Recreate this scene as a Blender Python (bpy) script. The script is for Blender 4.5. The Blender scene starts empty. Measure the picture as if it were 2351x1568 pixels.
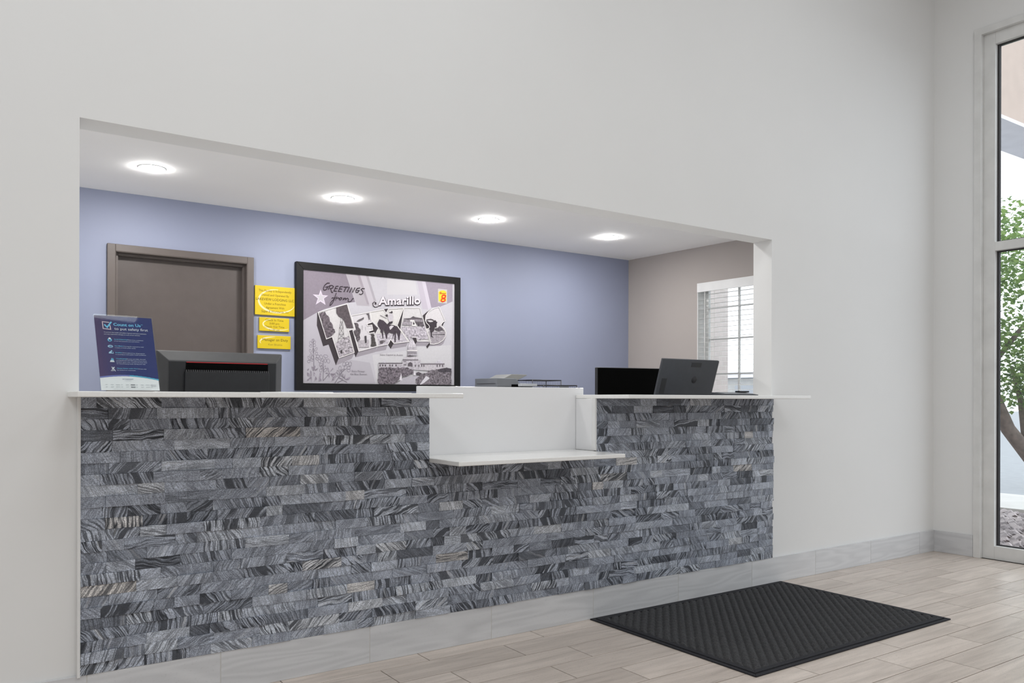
import bpy, bmesh, math, random
from mathutils import Vector, Matrix

# ------------------------------------------------------------------ camera, world, lights, exposure
SC = bpy.context.scene
COL = SC.collection
EYE = 1.04            # camera height
DIST = 2.9489         # camera distance from the lobby face of the counter wall
cam_data = bpy.data.cameras.new('camera')
cam = bpy.data.objects.new('camera', cam_data); COL.objects.link(cam)
cam_data.sensor_width = 36.0
cam_data.lens = 1866.9 / 2351 * 36.0
cam_data.shift_y = (914.42 - 784.0) / 2351
cam_data.clip_start = 0.05
cam.matrix_world = (Matrix.Translation((0, -DIST, EYE)) @ Matrix.Rotation(-0.6058, 4, 'Z')
                    @ Matrix.Rotation(math.pi / 2, 4, 'X') @ Matrix.Rotation(0.0027, 4, 'Z'))
SC.camera = cam

world = bpy.data.worlds.new('overcast_sky'); SC.world = world
world.use_nodes = True
bgn = world.node_tree.nodes['Background']
bgn.inputs['Color'].default_value = (0.93, 0.97, 1.0, 1)
bgn.inputs['Strength'].default_value = 2.4

def area_light(name, loc, size, energy, color=(1, 1, 1), rot=(0, 0, 0)):
    d = bpy.data.lights.new(name, 'AREA'); d.shape = 'RECTANGLE'
    d.size, d.size_y = size; d.energy = energy; d.color = color
    o = bpy.data.objects.new(name, d); COL.objects.link(o)
    o.location = loc; o.rotation_euler = rot
    return o
# ceiling light panels of the lobby (above and behind the picture)
LOBBY_W = 26
for lx, lk in ((-1.6, 1.25), (1.2, 1.05), (3.9, 0.66)):
    for ly in (-1.75, -4.6):
        area_light('lobby_ceiling_light', (lx, ly, 4.13), (1.3, 1.3), LOBBY_W * lk, (0.94, 0.975, 1.0))

vs = SC.view_settings
vs.view_transform = 'Standard'; vs.look = 'None'
vs.exposure = 0.0; vs.gamma = 1.0; vs.use_curve_mapping = False

cy = SC.cycles
cy.use_adaptive_sampling = True; cy.adaptive_threshold = 0.02; cy.max_bounces = 8; cy.diffuse_bounces = 5; cy.glossy_bounces = 2; cy.transmission_bounces = 2; cy.transparent_max_bounces = 8
cy.caustics_reflective = False; cy.caustics_refractive = False; cy.sample_clamp_indirect = 6.0
random.seed(11)

# ------------------------------------------------------------------ helpers: objects and meshes
def tag(o, label=None, cat=None, group=None, kind=None):
    if label: o['label'] = label
    if cat: o['category'] = cat
    if group: o['group'] = group
    if kind: o['kind'] = kind
    return o

def empty(name, loc=(0, 0, 0), rz=0.0):
    o = bpy.data.objects.new(name, None); COL.objects.link(o)
    o.empty_display_size = 0.1
    o.location = loc; o.rotation_euler = (0, 0, rz)
    return o

class MB:
    """collects simple shapes; build() links them as one mesh object"""
    def __init__(s): s.v = []; s.f = []; s.sm = []
    def add(s, vs, fs, smooth=False):
        b = len(s.v); s.v += [tuple(v) for v in vs]
        s.f += [tuple(i + b for i in f) for f in fs]; s.sm += [smooth] * len(fs)
        return s
    def box(s, x0, x1, y0, y1, z0, z1):
        return s.add([(x0,y0,z0),(x1,y0,z0),(x1,y1,z0),(x0,y1,z0),(x0,y0,z1),(x1,y0,z1),(x1,y1,z1),(x0,y1,z1)],
                     [(0,3,2,1),(4,5,6,7),(0,1,5,4),(1,2,6,5),(2,3,7,6),(3,0,4,7)])
    def hexa(s, bottom, top):
        return s.add(list(bottom) + list(top), [(3,2,1,0),(4,5,6,7),(0,1,5,4),(1,2,6,5),(2,3,7,6),(3,0,4,7)])
    def prism(s, poly, axis, a, b):
        """poly: 2D loop; axis: extrusion axis; other two axes in xyz order"""
        n = len(poly)
        def p(q, h):
            return {'x': (h, q[0], q[1]), 'y': (q[0], h, q[1]), 'z': (q[0], q[1], h)}[axis]
        vs = [p(q, a) for q in poly] + [p(q, b) for q in poly]
        fs = [tuple(range(n - 1, -1, -1)), tuple(range(n, 2 * n))]
        fs += [(i, (i + 1) % n, n + (i + 1) % n, n + i) for i in range(n)]
        return s.add(vs, fs)
    def tube(s, pts, r, seg=8, cap=True, closed=False):
        pts = [Vector(p) for p in pts]; n = len(pts); rs = r if isinstance(r, (list, tuple)) else [r] * n
        vs = []; prev = None
        for i, p in enumerate(pts):
            if closed: t = (pts[(i + 1) % n] - pts[i - 1])
            else: t = (pts[min(i + 1, n - 1)] - pts[max(i - 1, 0)])
            t.normalize()
            up = prev if prev is not None else (Vector((0, 0, 1)) if abs(t.z) < 0.9 else Vector((1, 0, 0)))
            a = t.cross(up)
            if a.length < 1e-5: a = t.cross(Vector((0, 1, 0)))
            a.normalize(); b = a.cross(t).normalized(); prev = b
            for k in range(seg):
                an = 2 * math.pi * k / seg
                vs.append(p + (a * math.cos(an) + b * math.sin(an)) * rs[i])
        fs = []
        for i in range(n if closed else n - 1):
            j = (i + 1) % n
            for k in range(seg):
                fs.append((i*seg+k, i*seg+(k+1)%seg, j*seg+(k+1)%seg, j*seg+k))
        if cap and not closed:
            fs += [tuple(range(seg - 1, -1, -1)), tuple(range((n - 1) * seg, n * seg))]
        return s.add(vs, fs, True)
    def lathe(s, prof, seg=32, c=(0, 0, 0)):
        vs = []; fs = []
        for r, z in prof:
            for k in range(seg):
                a = 2 * math.pi * k / seg
                vs.append((c[0] + r * math.cos(a), c[1] + r * math.sin(a), c[2] + z))
        for i in range(len(prof) - 1):
            for k in range(seg):
                fs.append((i*seg+k, i*seg+(k+1)%seg, (i+1)*seg+(k+1)%seg, (i+1)*seg+k))
        return s.add(vs, fs, True)
    def xform(s, M):
        s.v = [tuple(M @ Vector(v)) for v in s.v]; return s
    def mesh(s, name):
        me = bpy.data.meshes.new(name); me.from_pydata(s.v, [], s.f)
        me.polygons.foreach_set('use_smooth', s.sm); me.update()
        bm = bmesh.new(); bm.from_mesh(me); bmesh.ops.recalc_face_normals(bm, faces=bm.faces); bm.to_mesh(me); bm.free()
        return me
    def build(s, name, mat, parent=None, bevel=0.0, seg=2):
        o = bpy.data.objects.new(name, s.mesh(name)); COL.objects.link(o)
        o.data.materials.append(mat)
        if parent is not None: o.parent = parent
        if bevel:
            m = o.modifiers.new('edge', 'BEVEL'); m.width = bevel; m.segments = seg; m.limit_method = 'ANGLE'
            m.harden_normals = False
        return o

def struct(o): o['kind'] = 'structure'; return o

# ------------------------------------------------------------------ helpers: materials
def srgb(c):
    def f(v):
        v /= 255.0
        return v / 12.92 if v <= 0.04045 else ((v + 0.055) / 1.055) ** 2.4
    return tuple(f(v) for v in c)

def new_mat(name):
    m = bpy.data.materials.new(name); m.use_nodes = True
    nt = m.node_tree; return m, nt, nt.nodes['Principled BSDF'], nt.nodes, nt.links

def plain(name, col, rough=0.5, metal=0.0, var=0.04, scale=8.0, bump=0.0, bscale=200.0, spec=0.5, coat=0.0):
    """a paint or plastic: base colour with faint procedural mottling and optional fine relief"""
    m, nt, b, N, Lk = new_mat(name)
    tc = N.new('ShaderNodeTexCoord'); no = N.new('ShaderNodeTexNoise')
    no.inputs['Scale'].default_value = scale; no.inputs['Detail'].default_value = 4
    Lk.new(tc.outputs['Object'], no.inputs['Vector'])
    r = N.new('ShaderNodeValToRGB')
    r.color_ramp.elements[0].position = 0.3; r.color_ramp.elements[1].position = 0.7
    r.color_ramp.elements[0].color = tuple(v * (1 - var) for v in col[:3]) + (1,)
    r.color_ramp.elements[1].color = tuple(min(1, v * (1 + var)) for v in col[:3]) + (1,)
    Lk.new(no.outputs['Fac'], r.inputs['Fac']); Lk.new(r.outputs['Color'], b.inputs['Base Color'])
    b.inputs['Roughness'].default_value = rough; b.inputs['Metallic'].default_value = metal
    b.inputs['Specular IOR Level'].default_value = spec
    if coat: b.inputs['Coat Weight'].default_value = coat; b.inputs['Coat Roughness'].default_value = 0.06
    if bump:
        n2 = N.new('ShaderNodeTexNoise'); n2.inputs['Scale'].default_value = bscale; n2.inputs['Detail'].default_value = 3
        Lk.new(tc.outputs['Object'], n2.inputs['Vector'])
        bp = N.new('ShaderNodeBump'); bp.inputs['Strength'].default_value = bump; bp.inputs['Distance'].default_value = 0.002
        Lk.new(n2.outputs['Fac'], bp.inputs['Height']); Lk.new(bp.outputs['Normal'], b.inputs['Normal'])
    return m

def glow(name, col, strength):
    m, nt, b, N, Lk = new_mat(name)
    b.inputs['Base Color'].default_value = (1, 1, 1, 1)
    b.inputs['Emission Color'].default_value = tuple(col) + (1,)
    b.inputs['Emission Strength'].default_value = strength
    return m

def clear_pane(name, tint=(1, 1, 1), gloss=0.05, rough=0.02):
    m = bpy.data.materials.new(name); m.use_nodes = True
    nt = m.node_tree; N = nt.nodes; Lk = nt.links
    N.remove(N['Principled BSDF']); out = N['Material Output']
    t = N.new('ShaderNodeBsdfTransparent'); t.inputs['Color'].default_value = tuple(tint) + (1,)
    g = N.new('ShaderNodeBsdfGlossy'); g.inputs['Roughness'].default_value = rough
    no = N.new('ShaderNodeTexNoise'); no.inputs['Scale'].default_value = 6
    mp = N.new('ShaderNodeMapRange'); mp.inputs['To Min'].default_value = gloss * 0.6; mp.inputs['To Max'].default_value = gloss * 1.4
    Lk.new(no.outputs['Fac'], mp.inputs['Value'])
    mx = N.new('ShaderNodeMixShader'); Lk.new(mp.outputs['Result'], mx.inputs['Fac'])
    Lk.new(t.outputs[0], mx.inputs[1]); Lk.new(g.outputs[0], mx.inputs[2]); Lk.new(mx.outputs[0], out.inputs['Surface'])
    return m

def math_node(N, Lk, op, a, b=None, c=None, clamp=False):
    n = N.new('ShaderNodeMath'); n.operation = op; n.use_clamp = clamp
    for i, v in enumerate((a, b, c)):
        if v is None: continue
        if hasattr(v, 'links') or hasattr(v, 'is_linked'): Lk.new(v, n.inputs[i])
        else: n.inputs[i].default_value = v
    return n.outputs[0]

def print_mat():
    """flat print: ink colour from the mesh's colour attribute, alpha = photo grain"""
    m, nt, b, N, Lk = new_mat('printed_ink')
    at = N.new('ShaderNodeAttribute'); at.attribute_name = 'ink'
    tc = N.new('ShaderNodeTexCoord'); no = N.new('ShaderNodeTexNoise')
    no.inputs['Scale'].default_value = 60; no.inputs['Detail'].default_value = 5; no.inputs['Roughness'].default_value = 0.7
    Lk.new(tc.outputs['Object'], no.inputs['Vector'])
    d = math_node(N, Lk, 'SUBTRACT', no.outputs['Fac'], 0.47)
    d = math_node(N, Lk, 'MULTIPLY', d, 7.0)
    d = math_node(N, Lk, 'MULTIPLY', d, at.outputs['Alpha'])
    d = math_node(N, Lk, 'ADD', d, 1.0)
    d = math_node(N, Lk, 'MAXIMUM', d, 0.12)
    v = N.new('ShaderNodeVectorMath'); v.operation = 'SCALE'
    d = math_node(N, Lk, 'MULTIPLY', d, 0.88)
    Lk.new(at.outputs['Color'], v.inputs[0]); Lk.new(d, v.inputs['Scale'])
    Lk.new(v.outputs[0], b.inputs['Base Color'])
    b.inputs['Roughness'].default_value = 0.5; b.inputs['Specular IOR Level'].default_value = 0.25
    return m

def wood_tile(name, col, dark, wave=1.0, rough=0.4, grain=1.0, rnd=True):
    """wood-look porcelain: grain along local x, each piece offset by its own random value"""
    m, nt, b, N, Lk = new_mat(name)
    tc = N.new('ShaderNodeTexCoord'); oi = N.new('ShaderNodeObjectInfo')
    off = N.new('ShaderNodeCombineXYZ')
    r1 = math_node(N, Lk, 'MULTIPLY', oi.outputs['Random'], 37.0); r2 = math_node(N, Lk, 'MULTIPLY', oi.outputs['Random'], 71.0)
    Lk.new(r1, off.inputs[0]); Lk.new(r2, off.inputs[1]); Lk.new(r1, off.inputs[2])
    ad = N.new('ShaderNodeVectorMath'); ad.operation = 'ADD'
    Lk.new(tc.outputs['Object'], ad.inputs[0]); Lk.new(off.outputs[0], ad.inputs[1])
    mp = N.new('ShaderNodeMapping'); mp.inputs['Scale'].default_value = (2.2, 26, 26)
    Lk.new(ad.outputs[0], mp.inputs['Vector'])
    n1 = N.new('ShaderNodeTexNoise'); n1.inputs['Scale'].default_value = 1.0; n1.inputs['Detail'].default_value = 6
    n1.inputs['Roughness'].default_value = 0.65; n1.inputs['Distortion'].default_value = 0.6
    Lk.new(mp.outputs[0], n1.inputs['Vector'])
    mp2 = N.new('ShaderNodeMapping'); mp2.inputs['Scale'].default_value = (1.1, 9, 9); Lk.new(ad.outputs[0], mp2.inputs['Vector'])
    n2 = N.new('ShaderNodeTexNoise'); n2.inputs['Scale'].default_value = 1.0; n2.inputs['Detail'].default_value = 2
    Lk.new(mp2.outputs[0], n2.inputs['Vector'])
    rings = math_node(N, Lk, 'MULTIPLY', n2.outputs['Fac'], 55.0)
    rings = math_node(N, Lk, 'SINE', rings); rings = math_node(N, Lk, 'MULTIPLY', rings, 0.10 * wave)
    f = math_node(N, Lk, 'MULTIPLY_ADD', n1.outputs['Fac'], 1.6 * grain, -0.8 * grain + 0.5)
    f = math_node(N, Lk, 'ADD', f, rings)
    rv = math_node(N, Lk, 'MULTIPLY_ADD', oi.outputs['Random'], 0.3, -0.15)
    f = math_node(N, Lk, 'ADD', f, rv, clamp=True)
    cr = N.new('ShaderNodeValToRGB'); cr.color_ramp.elements[0].color = tuple(dark) + (1,); cr.color_ramp.elements[1].color = tuple(col) + (1,)
    cr.color_ramp.elements[0].position = 0.05; cr.color_ramp.elements[1].position = 0.85
    Lk.new(f, cr.inputs['Fac'])
    sp = N.new('ShaderNodeTexNoise'); sp.inputs['Scale'].default_value = 300; sp.inputs['Detail'].default_value = 2
    mp3 = N.new('ShaderNodeMapping'); mp3.inputs['Scale'].default_value = (0.35, 1, 1); Lk.new(ad.outputs[0], mp3.inputs['Vector']); Lk.new(mp3.outputs[0], sp.inputs['Vector'])
    spk = N.new('ShaderNodeMapRange'); spk.inputs['From Min'].default_value = 0.64; spk.inputs['From Max'].default_value = 0.72
    spk.inputs['To Min'].default_value = 1.0; spk.inputs['To Max'].default_value = 1.0 - 0.3 * grain
    Lk.new(sp.outputs['Fac'], spk.inputs['Value'])
    vv = N.new('ShaderNodeVectorMath'); vv.operation = 'SCALE'; Lk.new(cr.outputs['Color'], vv.inputs[0]); Lk.new(spk.outputs[0], vv.inputs['Scale'])
    Lk.new(vv.outputs[0], b.inputs['Base Color'])
    b.inputs['Roughness'].default_value = rough
    return m

def stone_mat():
    """split quartzite: grey ground with wavy dark seams; 'sv' attribute = per-piece tint, seam angle, seam weight"""
    m, nt, b, N, Lk = new_mat('split_stone')
    at = N.new('ShaderNodeAttribute'); at.attribute_name = 'sv'
    sx = N.new('ShaderNodeSeparateColor'); Lk.new(at.outputs['Color'], sx.inputs[0])
    R, G, B = sx.outputs[0], sx.outputs[1], sx.outputs[2]
    ge = N.new('ShaderNodeNewGeometry')
    off = N.new('ShaderNodeCombineXYZ')
    Lk.new(math_node(N, Lk, 'MULTIPLY', R, 31.0), off.inputs[0]); Lk.new(math_node(N, Lk, 'MULTIPLY', B, 17.0), off.inputs[1]); Lk.new(math_node(N, Lk, 'MULTIPLY', G, 23.0), off.inputs[2])
    ad = N.new('ShaderNodeVectorMath'); ad.operation = 'ADD'; Lk.new(ge.outputs['Position'], ad.inputs[0]); Lk.new(off.outputs[0], ad.inputs[1])
    rot = N.new('ShaderNodeVectorRotate'); rot.rotation_type = 'Y_AXIS'
    Lk.new(ge.outputs['Position'], rot.inputs['Vector']); Lk.new(math_node(N, Lk, 'MULTIPLY', G, math.pi), rot.inputs['Angle'])
    ad2 = N.new('ShaderNodeVectorMath'); ad2.operation = 'ADD'; Lk.new(rot.outputs[0], ad2.inputs[0]); Lk.new(off.outputs[0], ad2.inputs[1])
    wn = N.new('ShaderNodeTexNoise'); wn.inputs['Scale'].default_value = 13; wn.inputs['Detail'].default_value = 2; Lk.new(ad.outputs[0], wn.inputs['Vector'])
    ws = N.new('ShaderNodeVectorMath'); ws.operation = 'SUBTRACT'; Lk.new(wn.outputs['Color'], ws.inputs[0]); ws.inputs[1].default_value = (0.5, 0.5, 0.5)
    wm = N.new('ShaderNodeVectorMath'); wm.operation = 'SCALE'; Lk.new(ws.outputs[0], wm.inputs[0]); wm.inputs['Scale'].default_value = 0.034
    wa = N.new('ShaderNodeVectorMath'); wa.operation = 'ADD'; Lk.new(ad2.outputs[0], wa.inputs[0]); Lk.new(wm.outputs[0], wa.inputs[1])
    def streak(sc, det):
        mp = N.new('ShaderNodeMapping'); mp.inputs['Scale'].default_value = sc; Lk.new(wa.outputs[0], mp.inputs['Vector'])
        n = N.new('ShaderNodeTexNoise'); n.inputs['Scale'].default_value = 1; n.inputs['Detail'].default_value = det
        Lk.new(mp.outputs[0], n.inputs['Vector']); return n.outputs['Fac']
    def ramp(v, a, c, t0=0.0, t1=1.0):
        r = N.new('ShaderNodeMapRange'); r.inputs['From Min'].default_value = a; r.inputs['From Max'].default_value = c
        r.inputs['To Min'].default_value = t0; r.inputs['To Max'].default_value = t1; Lk.new(v, r.inputs['Value']); return r.outputs[0]
    n1 = streak((70, 1, 4), 2); n2 = streak((30, 1, 2.2), 2); n3 = streak((190, 1, 8), 1)
    seam = ramp(math_node(N, Lk, 'ABSOLUTE', math_node(N, Lk, 'SUBTRACT', n1, 0.5)), 0.012, 0.055, 1.0, 0.0)
    wgt = ramp(B, 0.1, 0.8, 0.35, 1.0)
    seam = math_node(N, Lk, 'MULTIPLY', seam, wgt)
    band = ramp(n2, 0.58, 0.605); band = math_node(N, Lk, 'MULTIPLY', band, ramp(B, 0.3, 0.6, 0.0, 0.9))
    fine = ramp(n3, 0.50, 0.62, 0.0, 0.78); fine = math_node(N, Lk, 'MULTIPLY', fine, wgt)
    crack = N.new('ShaderNodeTexVoronoi'); crack.feature = 'DISTANCE_TO_EDGE'; crack.inputs['Scale'].default_value = 24; Lk.new(wa.outputs[0], crack.inputs['Vector'])
    ck = ramp(crack.outputs['Distance'], 0.0, 0.03, 0.35, 0.0)
    dark = math_node(N, Lk, 'MAXIMUM', math_node(N, Lk, 'MAXIMUM', seam, band), math_node(N, Lk, 'MAXIMUM', fine, ck), clamp=True)
    base = N.new('ShaderNodeValToRGB'); e = base.color_ramp.elements
    e[0].position = 0.0; e[0].color = (0.12, 0.132, 0.16, 1); e[1].position = 1.0; e[1].color = (0.60, 0.58, 0.57, 1)
    for p, c in ((0.07, (0.23, 0.255, 0.305, 1)), (0.5, (0.375, 0.41, 0.485, 1)), (0.9, (0.56, 0.60, 0.67, 1))):
        q = e.new(p); q.color = c
    Lk.new(R, base.inputs['Fac'])
    gn = N.new('ShaderNodeTexNoise'); gn.inputs['Scale'].default_value = 330; gn.inputs['Detail'].default_value = 2; Lk.new(ad.outputs[0], gn.inputs['Vector'])
    gl = N.new('ShaderNodeTexNoise'); gl.inputs['Scale'].default_value = 16; gl.inputs['Detail'].default_value = 3; Lk.new(ad.outputs[0], gl.inputs['Vector'])
    g1 = ramp(gn.outputs['Fac'], 0.3, 0.7, 0.5, 1.5); g2 = ramp(gl.outputs['Fac'], 0.3, 0.7, 0.75, 1.25)
    gg = math_node(N, Lk, 'MULTIPLY', g1, g2)
    sc_ = N.new('ShaderNodeVectorMath'); sc_.operation = 'SCALE'; Lk.new(base.outputs['Color'], sc_.inputs[0]); Lk.new(gg, sc_.inputs['Scale'])
    pale = ramp(n1, 0.62, 0.72, 0.0, 0.55); pale = math_node(N, Lk, 'MULTIPLY', pale, wgt)
    m0 = N.new('ShaderNodeMix'); m0.data_type = 'RGBA'; Lk.new(pale, m0.inputs['Factor']); Lk.new(sc_.outputs[0], m0.inputs['A']); m0.inputs['B'].default_value = (0.60, 0.60, 0.61, 1)
    m1 = N.new('ShaderNodeMix'); m1.data_type = 'RGBA'; Lk.new(dark, m1.inputs['Factor']); Lk.new(m0.outputs['Result'], m1.inputs['A']); m1.inputs['B'].default_value = (0.026, 0.03, 0.04, 1)
    Lk.new(m1.outputs['Result'], b.inputs['Base Color'])
    b.inputs['Roughness'].default_value = 0.62
    bp = N.new('ShaderNodeBump'); bp.inputs['Strength'].default_value = 0.4; bp.inputs['Distance'].default_value = 0.003
    Lk.new(gn.outputs['Fac'], bp.inputs['Height']); Lk.new(bp.outputs['Normal'], b.inputs['Normal'])
    return m

M = {}
M['wall'] = plain('wall_paint', (0.775, 0.775, 0.77), 0.75, var=0.012, scale=1.5)
M['trimw'] = plain('white_trim_paint', (0.74, 0.74, 0.735), 0.5, var=0.05, scale=6)
M['ceil'] = plain('office_ceiling_paint', (0.88, 0.865, 0.85), 0.85, var=0.01, scale=2)
M['blue'] = plain('periwinkle_paint', (0.258, 0.283, 0.385), 0.6, var=0.012, scale=2)
M['taupe'] = plain('taupe_paint', (0.365, 0.33, 0.31), 0.75, var=0.015, scale=2)
M['floor'] = wood_tile('floor_tile', (0.66, 0.575, 0.51), (0.41, 0.35, 0.305), 0.5, 0.36, 1.0)
M['base'] = wood_tile('skirting_tile', (0.68, 0.685, 0.70), (0.52, 0.525, 0.54), 1.6, 0.45, 0.35)
M['grout'] = plain('grout', (0.22, 0.195, 0.17), 0.9, var=0.1, scale=60)
M['groutw'] = plain('pale_grout', (0.62, 0.61, 0.59), 0.9, var=0.05, scale=60)
M['stone'] = stone_mat()
M['mortar'] = plain('stone_backing', (0.03, 0.031, 0.034), 0.9, var=0.2, scale=40)
M['quartz'] = plain('white_quartz', (0.83, 0.825, 0.81), 0.16, var=0.03, scale=120, spec=0.5)
M['panelw'] = plain('white_gloss_panel', (0.79, 0.79, 0.80), 0.14, var=0.01, scale=3)
M['door'] = plain('brown_door_paint', (0.085, 0.069, 0.064), 0.45, var=0.05, scale=14, bump=0.15, bscale=60)
M['doorf'] = plain('brown_frame_paint', (0.108, 0.089, 0.081), 0.45, var=0.04, scale=10)
M['alu'] = plain('painted_aluminium', (0.70, 0.70, 0.69), 0.4, var=0.06, scale=9)
M['gasket'] = plain('rubber_gasket', (0.03, 0.028, 0.03), 0.5)
M['glass'] = clear_pane('window_glass', (0.97, 0.985, 1.0), 0.045)
M['acrylic'] = clear_pane('acrylic', (0.97, 0.985, 0.985), 0.02, 0.03)
M['black'] = plain('black_frame', (0.009, 0.0088, 0.0095), 0.5, var=0.1, scale=30, spec=0.2)
M['ink'] = print_mat()
M['matt'] = plain('mat_fibre', (0.052, 0.052, 0.054), 0.95, var=0.6, scale=380, spec=0.2)
M['matb'] = plain('mat_edge_fibre', (0.028, 0.028, 0.032), 0.9, var=0.6, scale=420, spec=0.2)
M['led'] = glow('led_lens', (1.0, 0.99, 0.975), 310.0)
M['led_soft'] = glow('led_lens_dimmed', (1.0, 0.99, 0.975), 85.0)
M['led_ring'] = plain('downlight_ring', (0.82, 0.82, 0.81), 0.4)
M['mon_dark'] = plain('monitor_black_plastic', (0.015, 0.016, 0.019), 0.42, var=0.1, scale=60)
M['mon_edge'] = plain('monitor_edge_plastic', (0.055, 0.055, 0.058), 0.5, var=0.05, scale=30)
M['mon_slate'] = plain('slate_back_plastic', (0.042, 0.046, 0.055), 0.4, var=0.06, scale=30)
M['screen'] = plain('switched_off_screen', (0.002, 0.002, 0.002), 0.6, var=0.0, spec=0.05)
M['red'] = plain('red_accent', (0.42, 0.015, 0.02), 0.4)
M['steel'] = plain('grey_print_plastic', (0.15, 0.16, 0.175), 0.45, var=0.03)
M['steel_l'] = plain('pale_print_plastic', (0.40, 0.415, 0.44), 0.5, var=0.03)
M['tray_l'] = plain('beige_grey_plastic', (0.24, 0.24, 0.23), 0.5, var=0.03)
M['wire'] = plain('black_wire', (0.02, 0.021, 0.026), 0.35)
M['paper'] = plain('white_paper', (0.82, 0.82, 0.82), 0.7, var=0.01)
M['yellow'] = plain('yellow_sign_board', (0.58, 0.42, 0.002), 0.45, var=0.02)
M['lam'] = plain('white_laminate', (0.76, 0.76, 0.75), 0.4, var=0.02)
M['blind'] = plain('blind_slat', (0.84, 0.84, 0.83), 0.45, var=0.02)
def slat_mat():
    m, nt, b, N, Lk = new_mat('translucent_slat')
    tc = N.new('ShaderNodeTexCoord'); no = N.new('ShaderNodeTexNoise'); no.inputs['Scale'].default_value = 12; Lk.new(tc.outputs['Object'], no.inputs['Vector'])
    r = N.new('ShaderNodeValToRGB'); r.color_ramp.elements[0].color = (.80, .80, .79, 1); r.color_ramp.elements[1].color = (.88, .88, .87, 1)
    Lk.new(no.outputs['Fac'], r.inputs['Fac']); Lk.new(r.outputs['Color'], b.inputs['Base Color']); b.inputs['Roughness'].default_value = 0.4
    tr = N.new('ShaderNodeBsdfTranslucent'); Lk.new(r.outputs['Color'], tr.inputs['Color'])
    mx = N.new('ShaderNodeMixShader'); mx.inputs['Fac'].default_value = 0.5
    Lk.new(b.outputs[0], mx.inputs[1]); Lk.new(tr.outputs[0], mx.inputs[2]); Lk.new(mx.outputs[0], N['Material Output'].inputs['Surface'])
    return m
M['slat'] = slat_mat()
M['bark'] = plain('bark', (0.17, 0.135, 0.115), 0.9, var=0.3, scale=25, bump=0.8, bscale=40)
def leaf_mat():
    m, nt, b, N, Lk = new_mat('leaf')
    oi = N.new('ShaderNodeNewGeometry'); r = N.new('ShaderNodeValToRGB')
    r.color_ramp.elements[0].color = (0.10, 0.20, 0.055, 1); r.color_ramp.elements[1].color = (0.30, 0.44, 0.13, 1)
    Lk.new(oi.outputs['Random Per Island'], r.inputs['Fac']); Lk.new(r.outputs['Color'], b.inputs['Base Color'])
    b.inputs['Roughness'].default_value = 0.5
    tr = N.new('ShaderNodeBsdfTranslucent'); Lk.new(r.outputs['Color'], tr.inputs['Color'])
    mx = N.new('ShaderNodeMixShader'); mx.inputs['Fac'].default_value = 0.45
    out = N['Material Output']; Lk.new(b.outputs[0], mx.inputs[1]); Lk.new(tr.outputs[0], mx.inputs[2]); Lk.new(mx.outputs[0], out.inputs['Surface'])
    return m
M['leaf'] = leaf_mat()
def rock_mat():
    m, nt, b, N, Lk = new_mat('pink_grey_rock')
    oi = N.new('ShaderNodeNewGeometry'); r = N.new('ShaderNodeValToRGB')
    r.color_ramp.elements[0].color = (0.20, 0.175, 0.18, 1); r.color_ramp.elements[1].color = (0.52, 0.46, 0.46, 1)
    Lk.new(oi.outputs['Random Per Island'], r.inputs['Fac']); Lk.new(r.outputs['Color'], b.inputs['Base Color'])
    b.inputs['Roughness'].default_value = 0.85
    return m
M['rock'] = rock_mat()
M['soil'] = plain('gravel_soil', (0.26, 0.22, 0.21), 0.95, var=0.3, scale=20)
M['concrete'] = plain('pale_concrete', (0.5, 0.49, 0.47), 0.85, var=0.06, scale=4)
M['asphalt'] = plain('asphalt', (0.27, 0.285, 0.30), 0.9, var=0.08, scale=6)
M['stucco'] = plain('beige_stucco', (0.52, 0.42, 0.36), 0.85, var=0.05, scale=5, bump=0.3, bscale=60)
M['fascia'] = plain('grey_fascia', (0.80, 0.79, 0.84), 0.6, var=0.05, scale=5)
def brick_mat():
    m, nt, b, N, Lk = new_mat('pale_brick')
    tc = N.new('ShaderNodeTexCoord'); mp = N.new('ShaderNodeMapping'); mp.inputs['Rotation'].default_value = (math.pi / 2, 0, 0)
    Lk.new(tc.outputs['Object'], mp.inputs['Vector'])
    br = N.new('ShaderNodeTexBrick'); br.inputs['Scale'].default_value = 4.6; br.inputs['Mortar Size'].default_value = 0.012
    br.inputs['Color1'].default_value = (0.72, 0.65, 0.62, 1); br.inputs['Color2'].default_value = (0.66, 0.60, 0.57, 1); br.inputs['Mortar'].default_value = (0.78, 0.74, 0.71, 1)
    Lk.new(mp.outputs[0], br.inputs['Vector']); Lk.new(br.outputs['Color'], b.inputs['Base Color']); b.inputs['Roughness'].default_value = 0.9
    return m
M['brick'] = brick_mat()

# ------------------------------------------------------------------ helpers: flat prints (ink shapes on a sheet)
_txt = {}
def text_shape(s, grow=0.0):
    key = (s, grow)
    if key not in _txt:
        cu = bpy.data.curves.new('lettering', 'FONT'); cu.body = s; cu.size = 1.0; cu.resolution_u = 2; cu.offset = grow
        ob = bpy.data.objects.new('lettering', cu)
        me = bpy.data.meshes.new_from_object(ob)
        vs = [(v.co.x, v.co.y) for v in me.vertices]; fs = [tuple(p.vertices) for p in me.polygons]
        bpy.data.objects.remove(ob); bpy.data.curves.remove(cu); bpy.data.meshes.remove(me)
        _txt[key] = (vs, fs)
    return _txt[key]

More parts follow.
